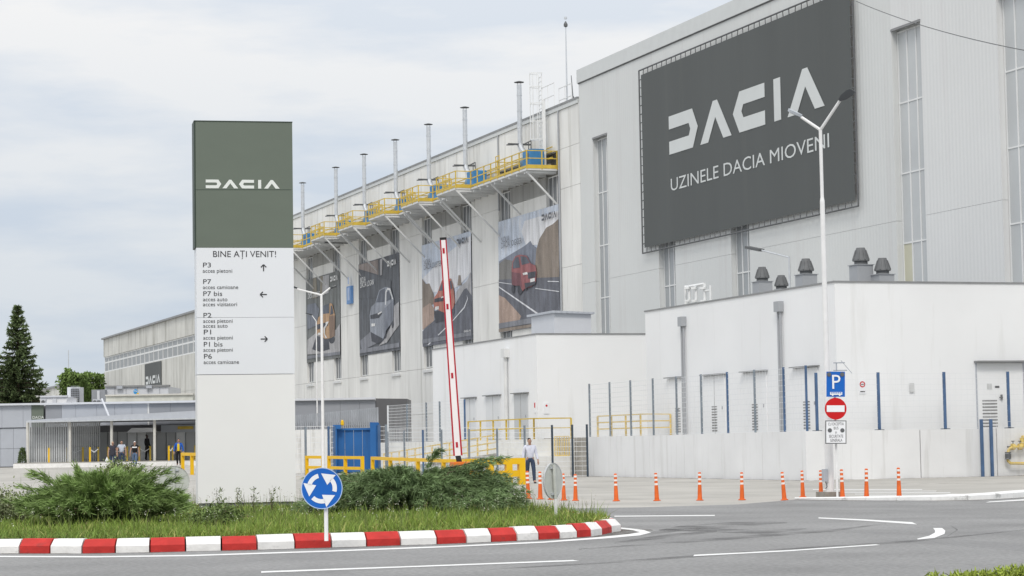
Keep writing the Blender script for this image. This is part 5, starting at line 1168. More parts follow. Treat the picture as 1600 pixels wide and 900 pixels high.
for r_, dp in ((.2, .1), (.38, .0)):
    for k in range(nseg): t = 2 * math.pi * k / nseg; vs.append(tuple(c + RT * r_ * math.cos(t) + Vector((0, 0, r_ * math.sin(t))) + FW * dp))
q.add(vs, [(0, 1 + k, 1 + (k + 1) % nseg) for k in range(nseg)] + [(1 + k, 1 + nseg + k, 1 + nseg + (k + 1) % nseg, 1 + (k + 1) % nseg) for k in range(nseg)], M_panel4); q.build('reflector', o, True); MB().tube(c + FW * .12, c + FW * .3 - Vector((0, 0, .9)), .03, .03, M_gal, 6).build('mount', o); MB().tube(c, c - FW * .4 - Vector((0, 0, .1)), .015, .015, M_dkst, 5).build('feed_arm', o)
for k, (x0, x1) in enumerate(((63, 70), (144, 150), (151, 156))):
    o, a, b, zb, zt = rbox('air_conditioner', ['white air conditioner beside the spruce', 'white air conditioner left of its twin on the roof', 'white air conditioner right of its twin on the roof'][k], 'air conditioner', x0, x1, 624, 634, 165, M_panel4, .4)
    cc = LD(Lx((x0 + x1) / 2, 164.9), 164.9, (zb + zt) / 2 + .05); q = MB(); q.tube(cc, cc - FW * .04, .12, .12, M_dkst, 12); q.build('fan_grille', o); epanel(o, 'side_vent', x0 + .2, x0 + 1, zb + .15, zt - .1, M_dkst, 164.95, .03)
o, a, b, zb, zt = rbox('panel_office', 'grey and white panelled office block before the far hall', 'building', 142, 163, 609, 640, 215, M_panel2, 8); epanel(o, 'window', 150.5, 154.5, zb + .9, zt - .1, M_panel4, 214.9, .05)
o2, a, b, zb, zt = rbox('panel_gallery', 'long white panelled gallery with a blue round emblem', 'building', 163.5, 262, 605.5, 640, 216, M_panel4, 8)
epanel(o2, 'roof_edge', 163, 263, zt, zt + .16, M_cope, 215.8, 1)
for k in range(5): x = 178 + k * 17.5; epanel(o2, 'panel_joint', x, x + .35, zb, zt, M_panel2, 215.9, .05)
for x in (181, 227): epanel(o2, 'roof_spout', x, x + 9, zt - .15, zt + .12, M_panel, 215.6, .2)
cc = LD(Lx(209, 215), 215.6, PD(209, 612, 215.6).z); q = MB(); q.add([tuple(cc + RT * .2 * math.cos(t) * 1 + Vector((0, 0, .24 * math.sin(t)))) for t in np.arange(0, 6.28, .4)], [tuple(range(16))], mat('emblem_blue', (.05, .3, .62), .5)); q.add([tuple(cc + RT * (.2 + .12 * math.cos(t)) + Vector((0, 0, -.22 + .12 * math.sin(t)))) for t in np.arange(0, 6.28, .5)], [tuple(range(13))], M_yel2)
q.bar(cc + RT * -.12 + Vector((0, 0, .08)) - FW * .02, cc + RT * .16 + Vector((0, 0, .02)) - FW * .02, .02, .05, M_swhite); q.build('emblem', o2)
o, a, b, zb, zt = rbox('pale_shed', 'low cream sheet clad shed behind the entrance roof', 'shed', 164, 300, 619, 640, 200, mat('cream_sheet', (.62, .63, .58), .6, rib=(.5, .5)), 6); epanel(o, 'roof_edge', 163, 300.5, zt, zt + .12, M_cream, 199.8, 1)
for x in (190, 275): epanel(o, 'wall_lamp', x, x + 3.4, zb + .35, zb + .6, M_hood, 199.8, .15)
q = MB(); q.tube(LD(Lx(158, 160), 160, 5.25), LD(Lx(173, 160), 159, 4.0), .07, .07, M_panel4, 6); o = q.build('roof_drain_pipe'); tag(o, 'slanting white drain pipe from the entrance roof to the canopy', 'pipe')
# ================================================================== PYLON
A = LD(Lx(307, 50.5), 50.5); B = LD(Lx(459.5, 50.95), 50.95); U = (B - A).normalized(); NP = Vector((U.y, -U.x, 0))    # NP faces the viewer
if NP.dot(FW) > 0: NP = -NP
def PP(x, y, off=0.0):
    r = ray(x, y); base_ = A + NP * off; t = (base_ - O).dot(NP) / r.dot(NP); return O + r * t
W_ = (B - A).length; TH = .62
pyl = thing('welcome_pylon', 'tall green topped white welcome pylon listing the gates', 'sign', A + U * W_ / 2)
zt, z1, z2, z3, z4 = [PP(383, y).z for y in (190.5, 387, 495.7, 584.5, 785)]
def slab(name, z0, z1_, m, th=TH, ins=0.0, u0=0.0, u1=None):
    u1 = W_ if u1 is None else u1; mb = MB(); a = A + U * (u0 + ins) - NP * ins; b = A + U * (u1 - ins) - NP * ins
    mb.prism([(a.x, a.y, z0), (b.x, b.y, z0), (b.x, b.y, z1_), (a.x, a.y, z1_)], -NP * (th - 2 * ins), m); return mb.build(name, pyl)
slab('plinth', .1, z4 - .002, M_plinth, ins=.06)
slab('base_panel', z4, z3 - .012, M_pwhite2); slab('info_panel', z3, z2 - .006, M_pwhite); ip = slab('info_panel', z2, z1 - .004, M_pwhite)
gp_ = slab('green_panel', z1, zt, M_pgreen)
mb = MB(); a = A - U * .004; mb.prism([(a.x, a.y, z1), (a.x, a.y, zt), (a.x - NP.x * TH, a.y - NP.y * TH, zt), (a.x - NP.x * TH, a.y - NP.y * TH, z1)], -U * .03, M_pdark); mb.build('edge_trim', pyl)
mb = MB(); a = A - U * .034 + NP * .01; mb.prism([(a.x, a.y, zt), (a.x + U.x * (W_ + .04), a.y + U.y * (W_ + .04), zt), (a.x + U.x * (W_ + .04) - NP.x * (TH + .01), a.y + U.y * (W_ + .04) - NP.y * (TH + .01), zt), (a.x - NP.x * (TH + .01), a.y - NP.y * (TH + .01), zt)], (0, 0, .02), M_pdark); mb.build('top_cap', pyl)
Z = Vector((0, 0, 1)); mb = MB(); q = PP(321.5, 294, .006); h = PP(321.5, 280.5).z - PP(321.5, 294).z; wl = (PP(437, 294) - PP(321.5, 294)).dot(U)
logo(mb, q, U, Z, h, M_logo, xs=wl / (8.17 * h)); mb.build('logo', gp_)
def ptext(mb, s, x0, x1, yb, cap):
    q = PP(x0, yb, .006); px_m = (PP(460, yb) - PP(360, yb)).dot(U) / 100; t = MB(); text_mesh(t, s, q, U, Z, cap * px_m / .71, M_ink)
    wd = max((Vector(p) - q).dot(U) for p in t.v); text_mesh(mb, s, q, U, Z, cap * px_m / .71, M_ink, xs=(x1 - x0) * px_m / wd)
mb = MB()
for a in (('BINE AȚI VENIT!', 332, 431, 401.5, 9.8), ('P3', 316.3, 329.5, 417.6, 7.6), ('acces pietoni', 316.6, 362.5, 426, 6.2), ('P7', 316.6, 329.8, 443.6, 7.6), ('acces camioane', 316.8, 371.8, 451.6, 6.2), ('P7 bis', 316.8, 347, 462.4, 7.6), ('acces auto', 317, 355, 470.6, 6.2), ('acces vizitatori', 317, 370, 478.4, 6.2), ('P2', 317, 330.2, 496.2, 7.6)): mb = MB(); ptext(mb, *a); mb.build('lettering', ip)
for a in (('acces pietoni', 317.2, 363, 504.4, 6.2), ('acces auto', 317.2, 355.3, 512, 6.2), ('P1', 317.4, 329.8, 522.4, 7.6), ('acces pietoni', 317.4, 363.2, 530.6, 6.2), ('P1 bis', 317.6, 347.5, 541.6, 7.6), ('acces pietoni', 317.6, 363.2, 549.6, 6.2), ('P6', 317.8, 331, 560.4, 7.6), ('acces camioane', 318, 373, 568.8, 6.2)): mb = MB(); ptext(mb, *a); mb.build('lettering', bpy.data.objects['info_panel'])
mb = MB()
def arrow(cx, cy, dx, dy):
    L_ = 5.2; tip = (cx + dx * L_, cy + dy * L_); tail = (cx - dx * L_, cy - dy * L_); nx_, ny_ = -dy, dx; q = lambda x, y: PP(x, y, .008)
    for p0, p1 in ((tail, tip), (tip, (tip[0] - dx * 4.2 + nx_ * 4.2, tip[1] - dy * 4.2 + ny_ * 4.2)), (tip, (tip[0] - dx * 4.2 - nx_ * 4.2, tip[1] - dy * 4.2 - ny_ * 4.2))): mb.bar(q(*p0), q(*p1), .004, .022, M_ink, up=tuple(Z if abs(p1[1] - p0[1]) < abs(p1[0] - p0[0]) * 1.2 else U))
for a in ((411.8, 418.5, 0, -1), (411.8, 460, -1, 0), (412.6, 529.6, 1, 0)): mb = MB(); arrow(*a); mb.build('arrow', ip)
mb = MB(); q = PP(315, 296.5, .002); mb.bar(PP(304, 296.5, .0), PP(455.5, 296.5, .0), .004, .012, M_pdark); mb.build('panel_seam', gp_)

# ================================================================== SIGNS
def frame_at(p, yaw=0.0):
    """right, up, towards-viewer axes for a plate at p"""
    f = Matrix.Rotation(yaw, 3, 'Z') @ FW; r = Vector((f.y, -f.x, 0)); return r, Vector((0, 0, 1)), -f
def disc(mb, c, r_, u, radius, depth, nrm, m, n=32): mb.prism([c + u[0] * radius * math.cos(2 * math.pi * k / n) + u[1] * radius * math.sin(2 * math.pi * k / n) for k in range(n)], nrm * depth, m)
sc_ = PD(503, 763, 33.4); rs = thing('roundabout_sign', 'round blue roundabout sign with three white arrows on a short white pole', 'traffic sign', LD(Lx(503, 33.4), 33.4, .2))
u = frame_at(sc_); R0 = 32.2 * 33.4 / F
mb = MB(); disc(mb, sc_, 0, u, R0, .012, u[2], M_sblue, 40); mb.build('disc', rs)
mb = MB(); n = 40
for k in range(n):
    t0, t1 = 2 * math.pi * k / n, 2 * math.pi * (k + 1) / n; f = u[2] * .014; ri, ro = R0 * .962, R0
    mb.poly([sc_ + f + u[0] * ri * math.cos(t0) + u[1] * ri * math.sin(t0), sc_ + f + u[0] * ro * math.cos(t0) + u[1] * ro * math.sin(t0), sc_ + f + u[0] * ro * math.cos(t1) + u[1] * ro * math.sin(t1), sc_ + f + u[0] * ri * math.cos(t1) + u[1] * ri * math.sin(t1)], mat('sign_rim', (.45, .58, .8), .4))
mb.build('rim', rs)
def sp(r_, deg): t = math.radians(deg); return sc_ + u[2] * .016 + u[0] * (R0 * r_ * math.cos(t)) + u[1] * (R0 * r_ * math.sin(t))
for a0 in (105, 225, 345):
    mb = MB(); ks = [a0 + 58 * i / 8 for i in range(9)]
    for i in range(8): mb.poly([sp(.52, ks[i]), sp(.73, ks[i]), sp(.73, ks[i + 1]), sp(.52, ks[i + 1])], M_swhite)
    mb.poly([sp(.31, a0 + 46), sp(.93, a0 + 58), sp(.72, a0 + 107)], M_swhite); mb.build('arrow', rs)
b_ = LD(Lx(505.5, 33.4), 33.46, .15); mb = MB(); mb.tube((b_.x, b_.y, .15), (b_.x, b_.y, sc_.z + .25), .03, .03, M_pole, 10); mb.build('pole', rs, True)
def sign_back(label, px_, py__, d, rpx, yaw, tilt, base_px):
    c = PD(px_, py__, d); R1 = rpx * d / F; o = thing('roundabout_sign', label, 'traffic sign', (c.x, c.y, .2)); u = frame_at(c, yaw)
    up = (u[1] * math.cos(tilt) + u[0] * math.sin(tilt)); rt = (u[0] * math.cos(tilt) - u[1] * math.sin(tilt)); uu = (rt, up)
    mb = MB(); disc(mb, c, 0, uu, R1, .012, u[2], M_sback, 32); mb.build('disc', o)
    mb = MB(); n = 32
    for k in range(n):
        t0, t1 = 2 * math.pi * k / n, 2 * math.pi * (k + 1) / n; e = lambda t, r_: c + uu[0] * r_ * math.cos(t) + uu[1] * r_ * math.sin(t)
        mb.add([e(t0, R1) - u[2] * .005, e(t1, R1) - u[2] * .005, e(t1, R1 * 1.0) + u[2] * .03, e(t0, R1 * 1.0) + u[2] * .03], [(0, 1, 2, 3), (3, 2, 1, 0)], M_swhite)
    mb.build('rim', o)
    f = u[2] * .05; mb = MB(); mb.bar(c + uu[0] * -.09 + f * .5 + uu[1] * R1 * .75, c + uu[0] * .09 + f * .5 + uu[1] * R1 * .75, .03, .04, M_gal); mb.bar(c + uu[0] * -.09 + f * .5 - uu[1] * R1 * .7, c + uu[0] * .09 + f * .5 - uu[1] * R1 * .7, .03, .04, M_gal); mb.build('clamp', o)
    mb = MB(); bt = c + f; mb.tube(bt + uu[1] * R1 * .9, bt - uu[1] * R1 * 1.0, .03, .03, M_sback, 8); e = bt - uu[1] * R1 * 1.0; mb.tube(e, (e.x, e.y, .15), .03, .03, M_pole, 8); mb.build('pole', o, True)
sign_back('grey back of a round sign just left of the pylon', 272, 752.5, 44, 24, .12, 0, 0)
sign_back('tilted grey back of a round sign at the right of the island', 863, 751.5, 40.5, 28, math.radians(58), -.06, 0)
# combined post: parking, no entry, exception plate
DS = 58.4; so = thing('parking_sign_post', 'white post with blue parking, red no entry and white text plates', 'traffic sign', G(1308.5, 779))
bp_ = G(1308.5, 779); P = lambda x, y, o=0: PD(x, y, DS - o); u = frame_at(bp_)
mb = MB(); mb.tube((bp_.x, bp_.y, 0), (bp_.x, bp_.y, PD(1306, 582, DS).z), .03, .03, M_pole, 8); mb.build('pole', so, True)
def plate(name, x0, y0, x1, y1, m, o=.06, th=.02): mb = MB(); mb.prism([P(x0, y1, o), P(x1, y1, o), P(x1, y0, o), P(x0, y0, o)], FW * th, m); return mb.build(name, so)
pp = plate('parking_plate', 1291.4, 580.6, 1320.2, 620, M_sblue)
mb = MB(); q = P(1298.5, 607.5, .075); text_mesh(mb, 'P', q, RT, Z, 22.5 * DS / F / .71, M_swhite, xs=.95); mb.build('letter', pp)
mb = MB(); mb.prism([P(1297, 617, .075), P(1316, 617, .075), P(1316, 612.6, .075), P(1297, 612.6, .075)], -FW * .002, M_swhite)
for k in range(5): mb.prism([P(1298.4 + k * 3.4, 614.6, .079), P(1301 + k * 3.4, 614.6, .079), P(1301 + k * 3.4, 613.2, .079), P(1298.4 + k * 3.4, 613.2, .079)], -FW * .001, M_sblue)
for x in (1301, 1312): disc(mb, P(x, 617.4, .076), 0, u, .022, .002, u[2], M_swhite, 10)
mb.build('bus_symbol', pp)
mb = MB()
for x in (1295.5, 1316): disc(mb, P(x, 585, .075), 0, u, .055, .006, u[2], M_dkst, 14)
mb.build('bolt', pp)
mb = MB(); disc(mb, P(1305.6, 638.6, .06), 0, u, 17 * DS / F, .02, u[2], M_sred, 36); nd = mb.build('no_entry_disc', so)
mb = MB(); mb.prism([P(1291.8, 643.6, .085), P(1319.6, 643.6, .085), P(1319.6, 633.4, .085), P(1291.8, 633.4, .085)], -FW * .002, M_swhite); mb.build('white_bar', nd)
tp = plate('text_plate', 1289.6, 657, 1322.6, 693.4, M_dkst); mb = MB(); mb.prism([P(1291, 692, .064), P(1321.2, 692, .064), P(1321.2, 658.4, .064), P(1291, 658.4, .064)], -FW * .002, M_swhite); mb.build('plate_face', tp)
for s, x0, x1, yb, cap in (('CU EXCEPTIA', 1293.8, 1318.4, 664.8, 4.6), ('BUS', 1302.5, 1310, 671, 4.4), ('și', 1304.8, 1307.6, 677.2, 3.6), ('SECURITATE', 1295.4, 1317.4, 684, 4.6), ('GENERALA', 1297, 1316, 690.2, 4.6)):
    mb = MB(); q = P(x0, yb, .069); s_m = DS / F; t = MB(); text_mesh(t, s, q, RT, Z, cap * s_m / .71, M_ink); wd = max((Vector(p) - q).dot(RT) for p in t.v); text_mesh(mb, s, q, RT, Z, cap * s_m / .71, M_ink, xs=(x1 - x0) * s_m / wd); mb.build('lettering', tp)
mb = MB()
for x in (1296.6, 1316.2): disc(mb, P(x, 672.4, .069), 0, u, .055, .006, u[2], M_dkst, 14)
mb.build('bolt', tp)
# ------------------------------------------------------------------ lamp posts
def lamp_head(parent, a, b, top, m):
    a, b = Vector(a), Vector(b); d = (b - a); Ld = d.length; d.normalize(); s = d.cross(Vector((0, 0, 1)) if abs(d.z) < .9 else FW).normalized() if top is None else top; nrm = s.cross(d).normalized()
    mb = MB(); pr = [(0, .035), (.12, .06), (.35, .10), (.75, .11), (.95, .08), (1, .04)]; tp = [a + d * (t * Ld) + s * w_ for t, w_ in pr] + [a + d * (t * Ld) - s * w_ for t, w_ in reversed(pr)]
    mb.prism(tp, nrm * .07, m); hd = mb.build('lamp_head', parent)
    for k in range(3):
        x = -.06 + k * .06; mb = MB(); q = lambda t, w_: a + d * (t * Ld) + s * w_ - nrm * .004
        mb.prism([q(.38, x - .022), q(.88, x - .022), q(.88, x + .022), q(.38, x + .022)], nrm * -.01, M_lens); mb.build('lens', hd)
lp = G(1297, 778); l1 = thing('lamp_post', 'tall white double armed lamp post beside the parking sign', 'street lamp', lp); dl = lp.dot(FW)
zf = PD(1281.5, 203, dl).z; fk = Vector((lp.x, lp.y, zf))
mb = MB(); mb.tube(lp, lp + Z * 2.0, .115, .11, M_pole, 14); mb.tube(lp + Z * 2.0, lp + Z * 2.2, .11, .075, M_pole, 14, False); mb.tube(lp + Z * 2.2, lp + Z * 7.75, .075, .062, M_pole, 12); mb.tube(lp + Z * 7.75, lp + Z * 7.85, .062, .045, M_pole, 12, False); mb.tube(lp + Z * 7.85, fk, .045, .045, M_pole, 12); mb.build('pole', l1, True)
mb = MB(); mb.box((lp.x - .28, lp.y - .25, 0), (lp.x + .28, lp.y + .25, .16), M_base); mb.build('base', l1)
e1, e2 = PD(1312.5, 157, dl - .5), PD(1252, 183, dl + .3)
mb = MB(); mb.tube(fk, e1, .04, .038, M_pole, 8); mb.build('arm', l1, True); mb = MB(); mb.tube(fk, e2, .04, .038, M_pole, 8); mb.build('arm', l1, True)
lamp_head(l1, e1, PD(1334, 141, dl - .7), (RT * .6 - Z * .5 + FW * -.2).normalized(), M_lampd); lamp_head(l1, e2, PD(1231, 173.5, dl + .55), (FW * .9 + Z * .3).normalized(), M_lampl)
q = PD(1289.5, 742, dl - .12); mb = MB(); mb.box((q.x - .07, q.y - .06, q.z - .17), (q.x + .05, q.y + .06, q.z + .15), M_lampl); mb.build('junction_box', l1); mb = MB(); mb.path([q + Z * -.17, q + Z * -.3 + RT * .04, q + Z * -.36], .012, M_dkst, 5); mb.build('cable', l1)
q = PD(1302, 567, dl - .1); mb = MB(); mb.bar(q, q + RT * .3, .03, .03, M_lampl); mb.bar(q + Z * -.2, q + Z * -.2 + RT * .35, .03, .03, M_lampl); mb.bar(q + RT * .08, q + RT * .08 - Z * .2, .03, .03, M_lampl); mb.bar(q + RT * .2 + Z * .06, q + RT * .48 - Z * .28, .015, .015, M_lampl); mb.build('sign_bracket', l1)
def lamp2(label, d, xp, yf, heads, r):
    q = LD(Lx(xp, d), d); zf = PD(xp - 1.5, yf, d).z; o = thing('lamp_post', label, 'street lamp', (q.x, q.y, gz(q))); fk = Vector((q.x, q.y, zf)); mb = MB(); mb.tube((q.x, q.y, 0), fk, r, r * .7, M_pole, 10); mb.build('pole', o, True)
    for (xa, ya), (xb, yb) in heads: a = PD(xa, ya, d); mb = MB(); mb.tube(fk, a, r * .6, r * .5, M_pole, 6); mb.build('arm', o); lamp_head(o, a, PD(xb, yb, d), FW, M_lampd)
lamp2('white double armed lamp post standing before the leftmost car banner', 100, 502.5, 461, [((464, 451.5), (457, 449)), ((516, 449.5), (526.5, 446))], .075)
lamp2('farther lamp post with one dark lamp head left of the golden car banner', 150, 494, 502, [((487.5, 493), (477.5, 490))], .05)

# ------------------------------------------------------------------ orange bollards
bx_ = [(825.7, 779.5, 736), (844.3, 780, 737), (861.4, 780.5, 738), (881.2, 781.8, 740), (899.2, 782.4, 741), (963, 783, 740), (1026.5, 782.5, 739), (1093.5, 782, 738), (1159.5, 781.3, 738), (1225.7, 781.5, 737.5), (1254.5, 777, 735.3), (1283, 777, 735), (1316.5, 778, 733.5), (1354, 777.5, 732.3), (1405, 776.5, 730.8)]
blab = ['leftmost orange flexible bollard, before the man in the white shirt', 'second orange bollard from the left, beside the man', 'third orange bollard from the left, half hidden behind the tilted sign back', 'fourth orange bollard from the left, just right of the tilted sign back', 'fifth orange bollard from the left, close beside the fourth',
        'lone orange bollard right of the grass tip', 'orange bollard second along the straight row from the grass tip', 'orange bollard third along the straight row from the grass tip', 'orange bollard fourth along the straight row from the grass tip', 'leaning orange bollard at the end of the straight row',
        'orange bollard at the start of the white kerb', 'orange bollard just left of the lamp post', 'orange bollard just right of the parking sign post', 'second orange bollard from the right end', 'rightmost orange bollard on the white kerb']
p0 = thing('flexible_bollard', '', 'bollard', (0, 0, 0), local=True)
MB().lathe([(.105, 0), (.105, .02), (.07, .03), (.065, .06), (.045, .52), (.042, .75), (.036, .765), (.01, .77)], M_orange, n=14).build('body', p0, True)
for z in (.43, .55, .67): MB().lathe([(.049, z), (.049, z + .055)], M_refl, n=14).build('reflective_band', p0)
for k, (x, yb, yt) in enumerate(bx_):
    o = p0 if k == 0 else copy_tree(p0); q = G(x, yb, 0.006); o.location = q; dd = q.dot(FW); o.scale = [((yb - yt) * dd / F) / .77] * 3
    o.rotation_euler = (0, math.radians(random.uniform(-1.8, 1.8)), k); 
    if k == 9: o.rotation_euler = (0, math.radians(-3.5), YAW)
    tag(o, blab[k], 'bollard', 'orange bollards')
# ------------------------------------------------------------------ barrier and yellow guard frames
bar = thing('barrier_arm', 'raised red and white boom barrier standing almost upright', 'barrier', LD(Lx(718, 84), 84)); D_ = 84
a, b = PD(715.5, 712, D_), PD(692.5, 375, D_); dv_ = (b - a).normalized(); sd_ = dv_.cross(FW).normalized()
wa, wb = .17, .125
mb = MB(); mb.prism([a - sd_ * wa * .62, a + sd_ * wa * .62, b + sd_ * wb * .62, b - sd_ * wb * .62], FW * .06, M_barw); mb.build('boom', bar)
for s in (-1, 1): mb = MB(); mb.prism([a + sd_ * s * wa * .64, a + sd_ * s * wa, b + sd_ * s * wb, b + sd_ * s * wb * .64], FW * .07 , M_barr); mb.build('red_strip', bar)
mb = MB(); mb.prism([b - sd_ * wb, b + sd_ * wb, b + sd_ * wb + dv_ * .1, b - sd_ * wb + dv_ * .1], FW * .08, M_black); mb.build('end_cap', bar)
for t in (.05, .37, .69, .95): q = a.lerp(b, t) - FW * .012; mb = MB(); mb.prism([q - sd_ * .03 - dv_ * .1, q + sd_ * .05 - dv_ * .1, q + sd_ * .05 + dv_ * .1, q - sd_ * .03 + dv_ * .1], FW * .01, M_barr); mb.build('hinge_plate', bar)
c0 = PD(720.5, 735, D_); mb = MB(); mb.prism([c0 - sd_ * .1, c0 + sd_ * .1, a + sd_ * .1, a - sd_ * .1], FW * .08, M_black); mb.build('boom_foot', bar)
cbx = LD(Lx(715, D_), D_ + .1); mb = MB(); mb.box((cbx.x - .3, cbx.y - .25, 0), (cbx.x + .35, cbx.y + .3, PD(715, 721.5, D_).z), mat('orange_housing', (.70, .17, .02), .5)); mb.build('housing', bar, bevel=.03)
def guard(label, xs_g, ds, top_off=0.0, m=M_yel2, w_=.14, h=.98, mids=True, gname='yellow guard frames'):
    pts = [LD(Lx(x, d), d, gz(LD(Lx(x, d), d))) for x, d in zip(xs_g, ds)]; o = thing('guard_frame', label, 'guard rail', pts[0], group=gname); mb = MB()
    for p, q in zip(pts, pts[1:]):
        mb.bar(p + Z * (h - w_ / 2), q + Z * (h - w_ / 2), w_, w_, m)
        if mids: mb.bar(p + Z * (h * .42), q + Z * (h * .42), w_ * .8, w_, m)
    mb.build('rail', o)
    for p in pts: piece('post', (p.x - w_ / 2 - .004, p.y - w_ / 2 - .004, p.z - .05), (p.x + w_ / 2 + .004, p.y + w_ / 2 + .004, p.z + h - .001), m, o)
guard('small yellow guard frame right of the pylon', (477, 502), (112, 110.5)); guard('yellow guard frame in front of the blue gate', (511.5, 537, 563.5), (110, 108, 106.5)); guard('long yellow guard rail passing behind the juniper', (579.5, 607, 650, 690, 726), (104.5, 101, 97, 93, 91), mids=False)
guard('thick yellow guard frame beside the man in the white shirt', (727, 762, 791, 811), (86.2, 86.5, 86.8, 87), w_=.24, h=1.02)
guard('yellow guard frame left of the pylon beside the man in blue', (283.5, 298, 318), (120.5, 119, 117), w_=.16, h=1.15, mids=False)

# ================================================================== PEOPLE
skin_m = mat('skin', (.42, .25, .18), .6, var=.05, scale=10)
def cloth(n, c): return mat('cloth_' + n, c, .85, var=.12, scale=8, bump=.3, bscale=15)
def skinmesh(name, parent, verts, edges, m, lvl=1):
    me = bpy.data.meshes.new(name); me.from_pydata([v[:3] for v in verts], edges, []); o = bpy.data.objects.new(name, me); COL.objects.link(o)
    md = o.modifiers.new('skin', 'SKIN'); md.use_smooth_shade = True; ss = o.modifiers.new('sub', 'SUBSURF'); ss.levels = lvl; ss.render_levels = lvl
    lay = me.skin_vertices[0].data if len(me.skin_vertices) else None
    for k, v in enumerate(verts):
        r = v[3] if isinstance(v[3], tuple) else (v[3], v[3]); lay[k].radius = r; lay[k].use_root = (k == 0)
    bpy.context.view_layer.update(); dg = bpy.context.evaluated_depsgraph_get(); me2 = bpy.data.meshes.new_from_object(o.evaluated_get(dg)); bpy.data.objects.remove(o)
    me2.materials.clear(); me2.materials.append(m); me2.name = name; o2 = bpy.data.objects.new(name, me2); link(o2, parent); return o2
def chain(n0, n): return [(n0 + i, n0 + i + 1) for i in range(n - 1)]
def person(label, loc, h, shirt, trous, shoe, hair, step=(.14, -.10), arms=((-.27, -.02, -.30, -.12), (.27, .0, .31, -.1)), head=(0, -.02), sleeve='long', cap=None, skin=skin_m, yaw=0.0, bulk=1.0, bare_hair=True, skirt=False):
    o = thing('person', label, 'person', loc, YAW + yaw, local=True); s = h / 1.75
    hx, hy = head; hipz = .93
    def leg(sx, st): return [(sx * .095, 0, hipz, .085 * bulk), (sx * .10, -.04 + st * .45, .50, .058), (sx * .095, st, .10, .043), (sx * .10, st - .13, .035, .035)]
    def arm(sx, a):  # elbow x,y ; wrist x,y
        ex, ey, wx, wy = a; return [(sx * .19, 0, 1.42, .062 * bulk), (ex, ey, 1.15, .046), (wx, wy, .90, .033), (wx, wy - .03, .83, .035)]
    V = [(0, 0, .95, (.12 * bulk, .085 * bulk)), (0, 0, 1.12, (.11 * bulk, .08 * bulk)), (0, -.01, 1.32, (.135 * bulk, .085)), (0, 0, 1.44, (.08, .06)), (hx * .4, hy * .5, 1.50, .055), (hx, hy - .01, 1.565, (.066, .075)), (hx, hy, 1.65, (.078, .095)), (hx, hy + .01, 1.715, (.055, .07))]
    E_ = chain(0, 8)
    for sx, st in ((-1, step[0]), (1, step[1])):
        n0 = len(V); V += leg(sx, st); E_ += [(0, n0)] + chain(n0, 4)
    for sx, a in ((-1, arms[0]), (1, arms[1])):
        n0 = len(V); V += arm(sx, a); E_ += [(2, n0)] + chain(n0, 4); wx, wy = a[2], a[3]
        for q, (fx_, L_) in enumerate(((-.026, .075), (-.009, .085), (.009, .08), (.026, .062))): n1 = len(V); V += [(wx + fx_, wy - .035, .795, .0095), (wx + fx_, wy - .045, .795 - L_, .008)]; E_ += [(n0 + 3, n1), (n1, n1 + 1)]
        n1 = len(V); V += [(wx - sx * .035, wy - .045, .83, .011), (wx - sx * .045, wy - .06, .785, .009)]; E_ += [(n0 + 3, n1), (n1, n1 + 1)]
    sV = [tuple(c * s for c in v[:3]) + (tuple(r * s for r in v[3]) if isinstance(v[3], tuple) else v[3] * s,) for v in V]
    skinmesh('body', o, sV, E_, skin)
    sc3 = lambda L: [tuple(c * s for c in v[:3]) + (tuple(r * s for r in v[3]) if isinstance(v[3], tuple) else v[3] * s,) for v in L]
    tV = [(0, 0, 1.04, (.15 * bulk, .115 * bulk)), (0, 0, .92, (.16 * bulk, .12 * bulk))]; tE = [(0, 1)]
    for sx, st in ((-1, step[0]), (1, step[1])):
        n0 = len(tV); L_ = leg(sx, st)[:3]; tV += [(a, b, c, r + .022) for a, b, c, r in L_[:2]] + [(L_[2][0], L_[2][1], .07, .06)]; tE += [(1, n0)] + chain(n0, 3)
    skinmesh('trousers', o, sc3(tV), tE, trous)
    kV = [(0, 0, .92 if not skirt else .72, ((.172 if not skirt else .21) * bulk, (.132 if not skirt else .17) * bulk)), (0, 0, 1.12, (.155 * bulk, .12 * bulk)), (0, -.01, 1.32, (.18 * bulk, .125)), (0, 0, 1.445, (.12, .09)), (0, 0, 1.475, (.07, .065))]; kE = chain(0, 5)
    for sx, a in ((-1, arms[0]), (1, arms[1])):
        n0 = len(kV); A_ = arm(sx, a); kV += [A_[0][:3] + (.075 * bulk,), A_[1][:3] + (.062,)] if sleeve == 'long' else [A_[0][:3] + (.078 * bulk,), tuple((A_[0][i] * .45 + A_[1][i] * .55) for i in range(3)) + (.07,)]
        kE += [(2, n0), (n0, n0 + 1)]
        if sleeve == 'long': kV += [A_[2][:2] + (.90, .048)]; kE += [(n0 + 1, n0 + 2)]
    skinmesh('shirt', o, sc3(kV), kE, shirt)
    for sx, st in ((-1, step[0]), (1, step[1])): skinmesh('shoe', o, sc3([(sx * .098, st + .03, .05, (.048, .045)), (sx * .1, st - .06, .042, (.048, .04)), (sx * .103, st - .17, .03, (.04, .028))]), chain(0, 3), shoe)
    if cap: skinmesh('cap', o, sc3([(hx, hy + .02, 1.69, (.088, .105)), (hx, hy + .01, 1.745, (.07, .085))]), [(0, 1)], cap); skinmesh('cap_peak', o, sc3([(hx, hy - .08, 1.70, (.06, .012)), (hx, hy - .16, 1.69, (.05, .01))]), [(0, 1)], cap)
    elif bare_hair: skinmesh('hair', o, sc3([(hx, hy + .045, 1.62, (.07, .06)), (hx, hy + .04, 1.69, (.085, .085)), (hx, hy + .0, 1.735, (.068, .08))]), chain(0, 3), hair)
    mb = MB()
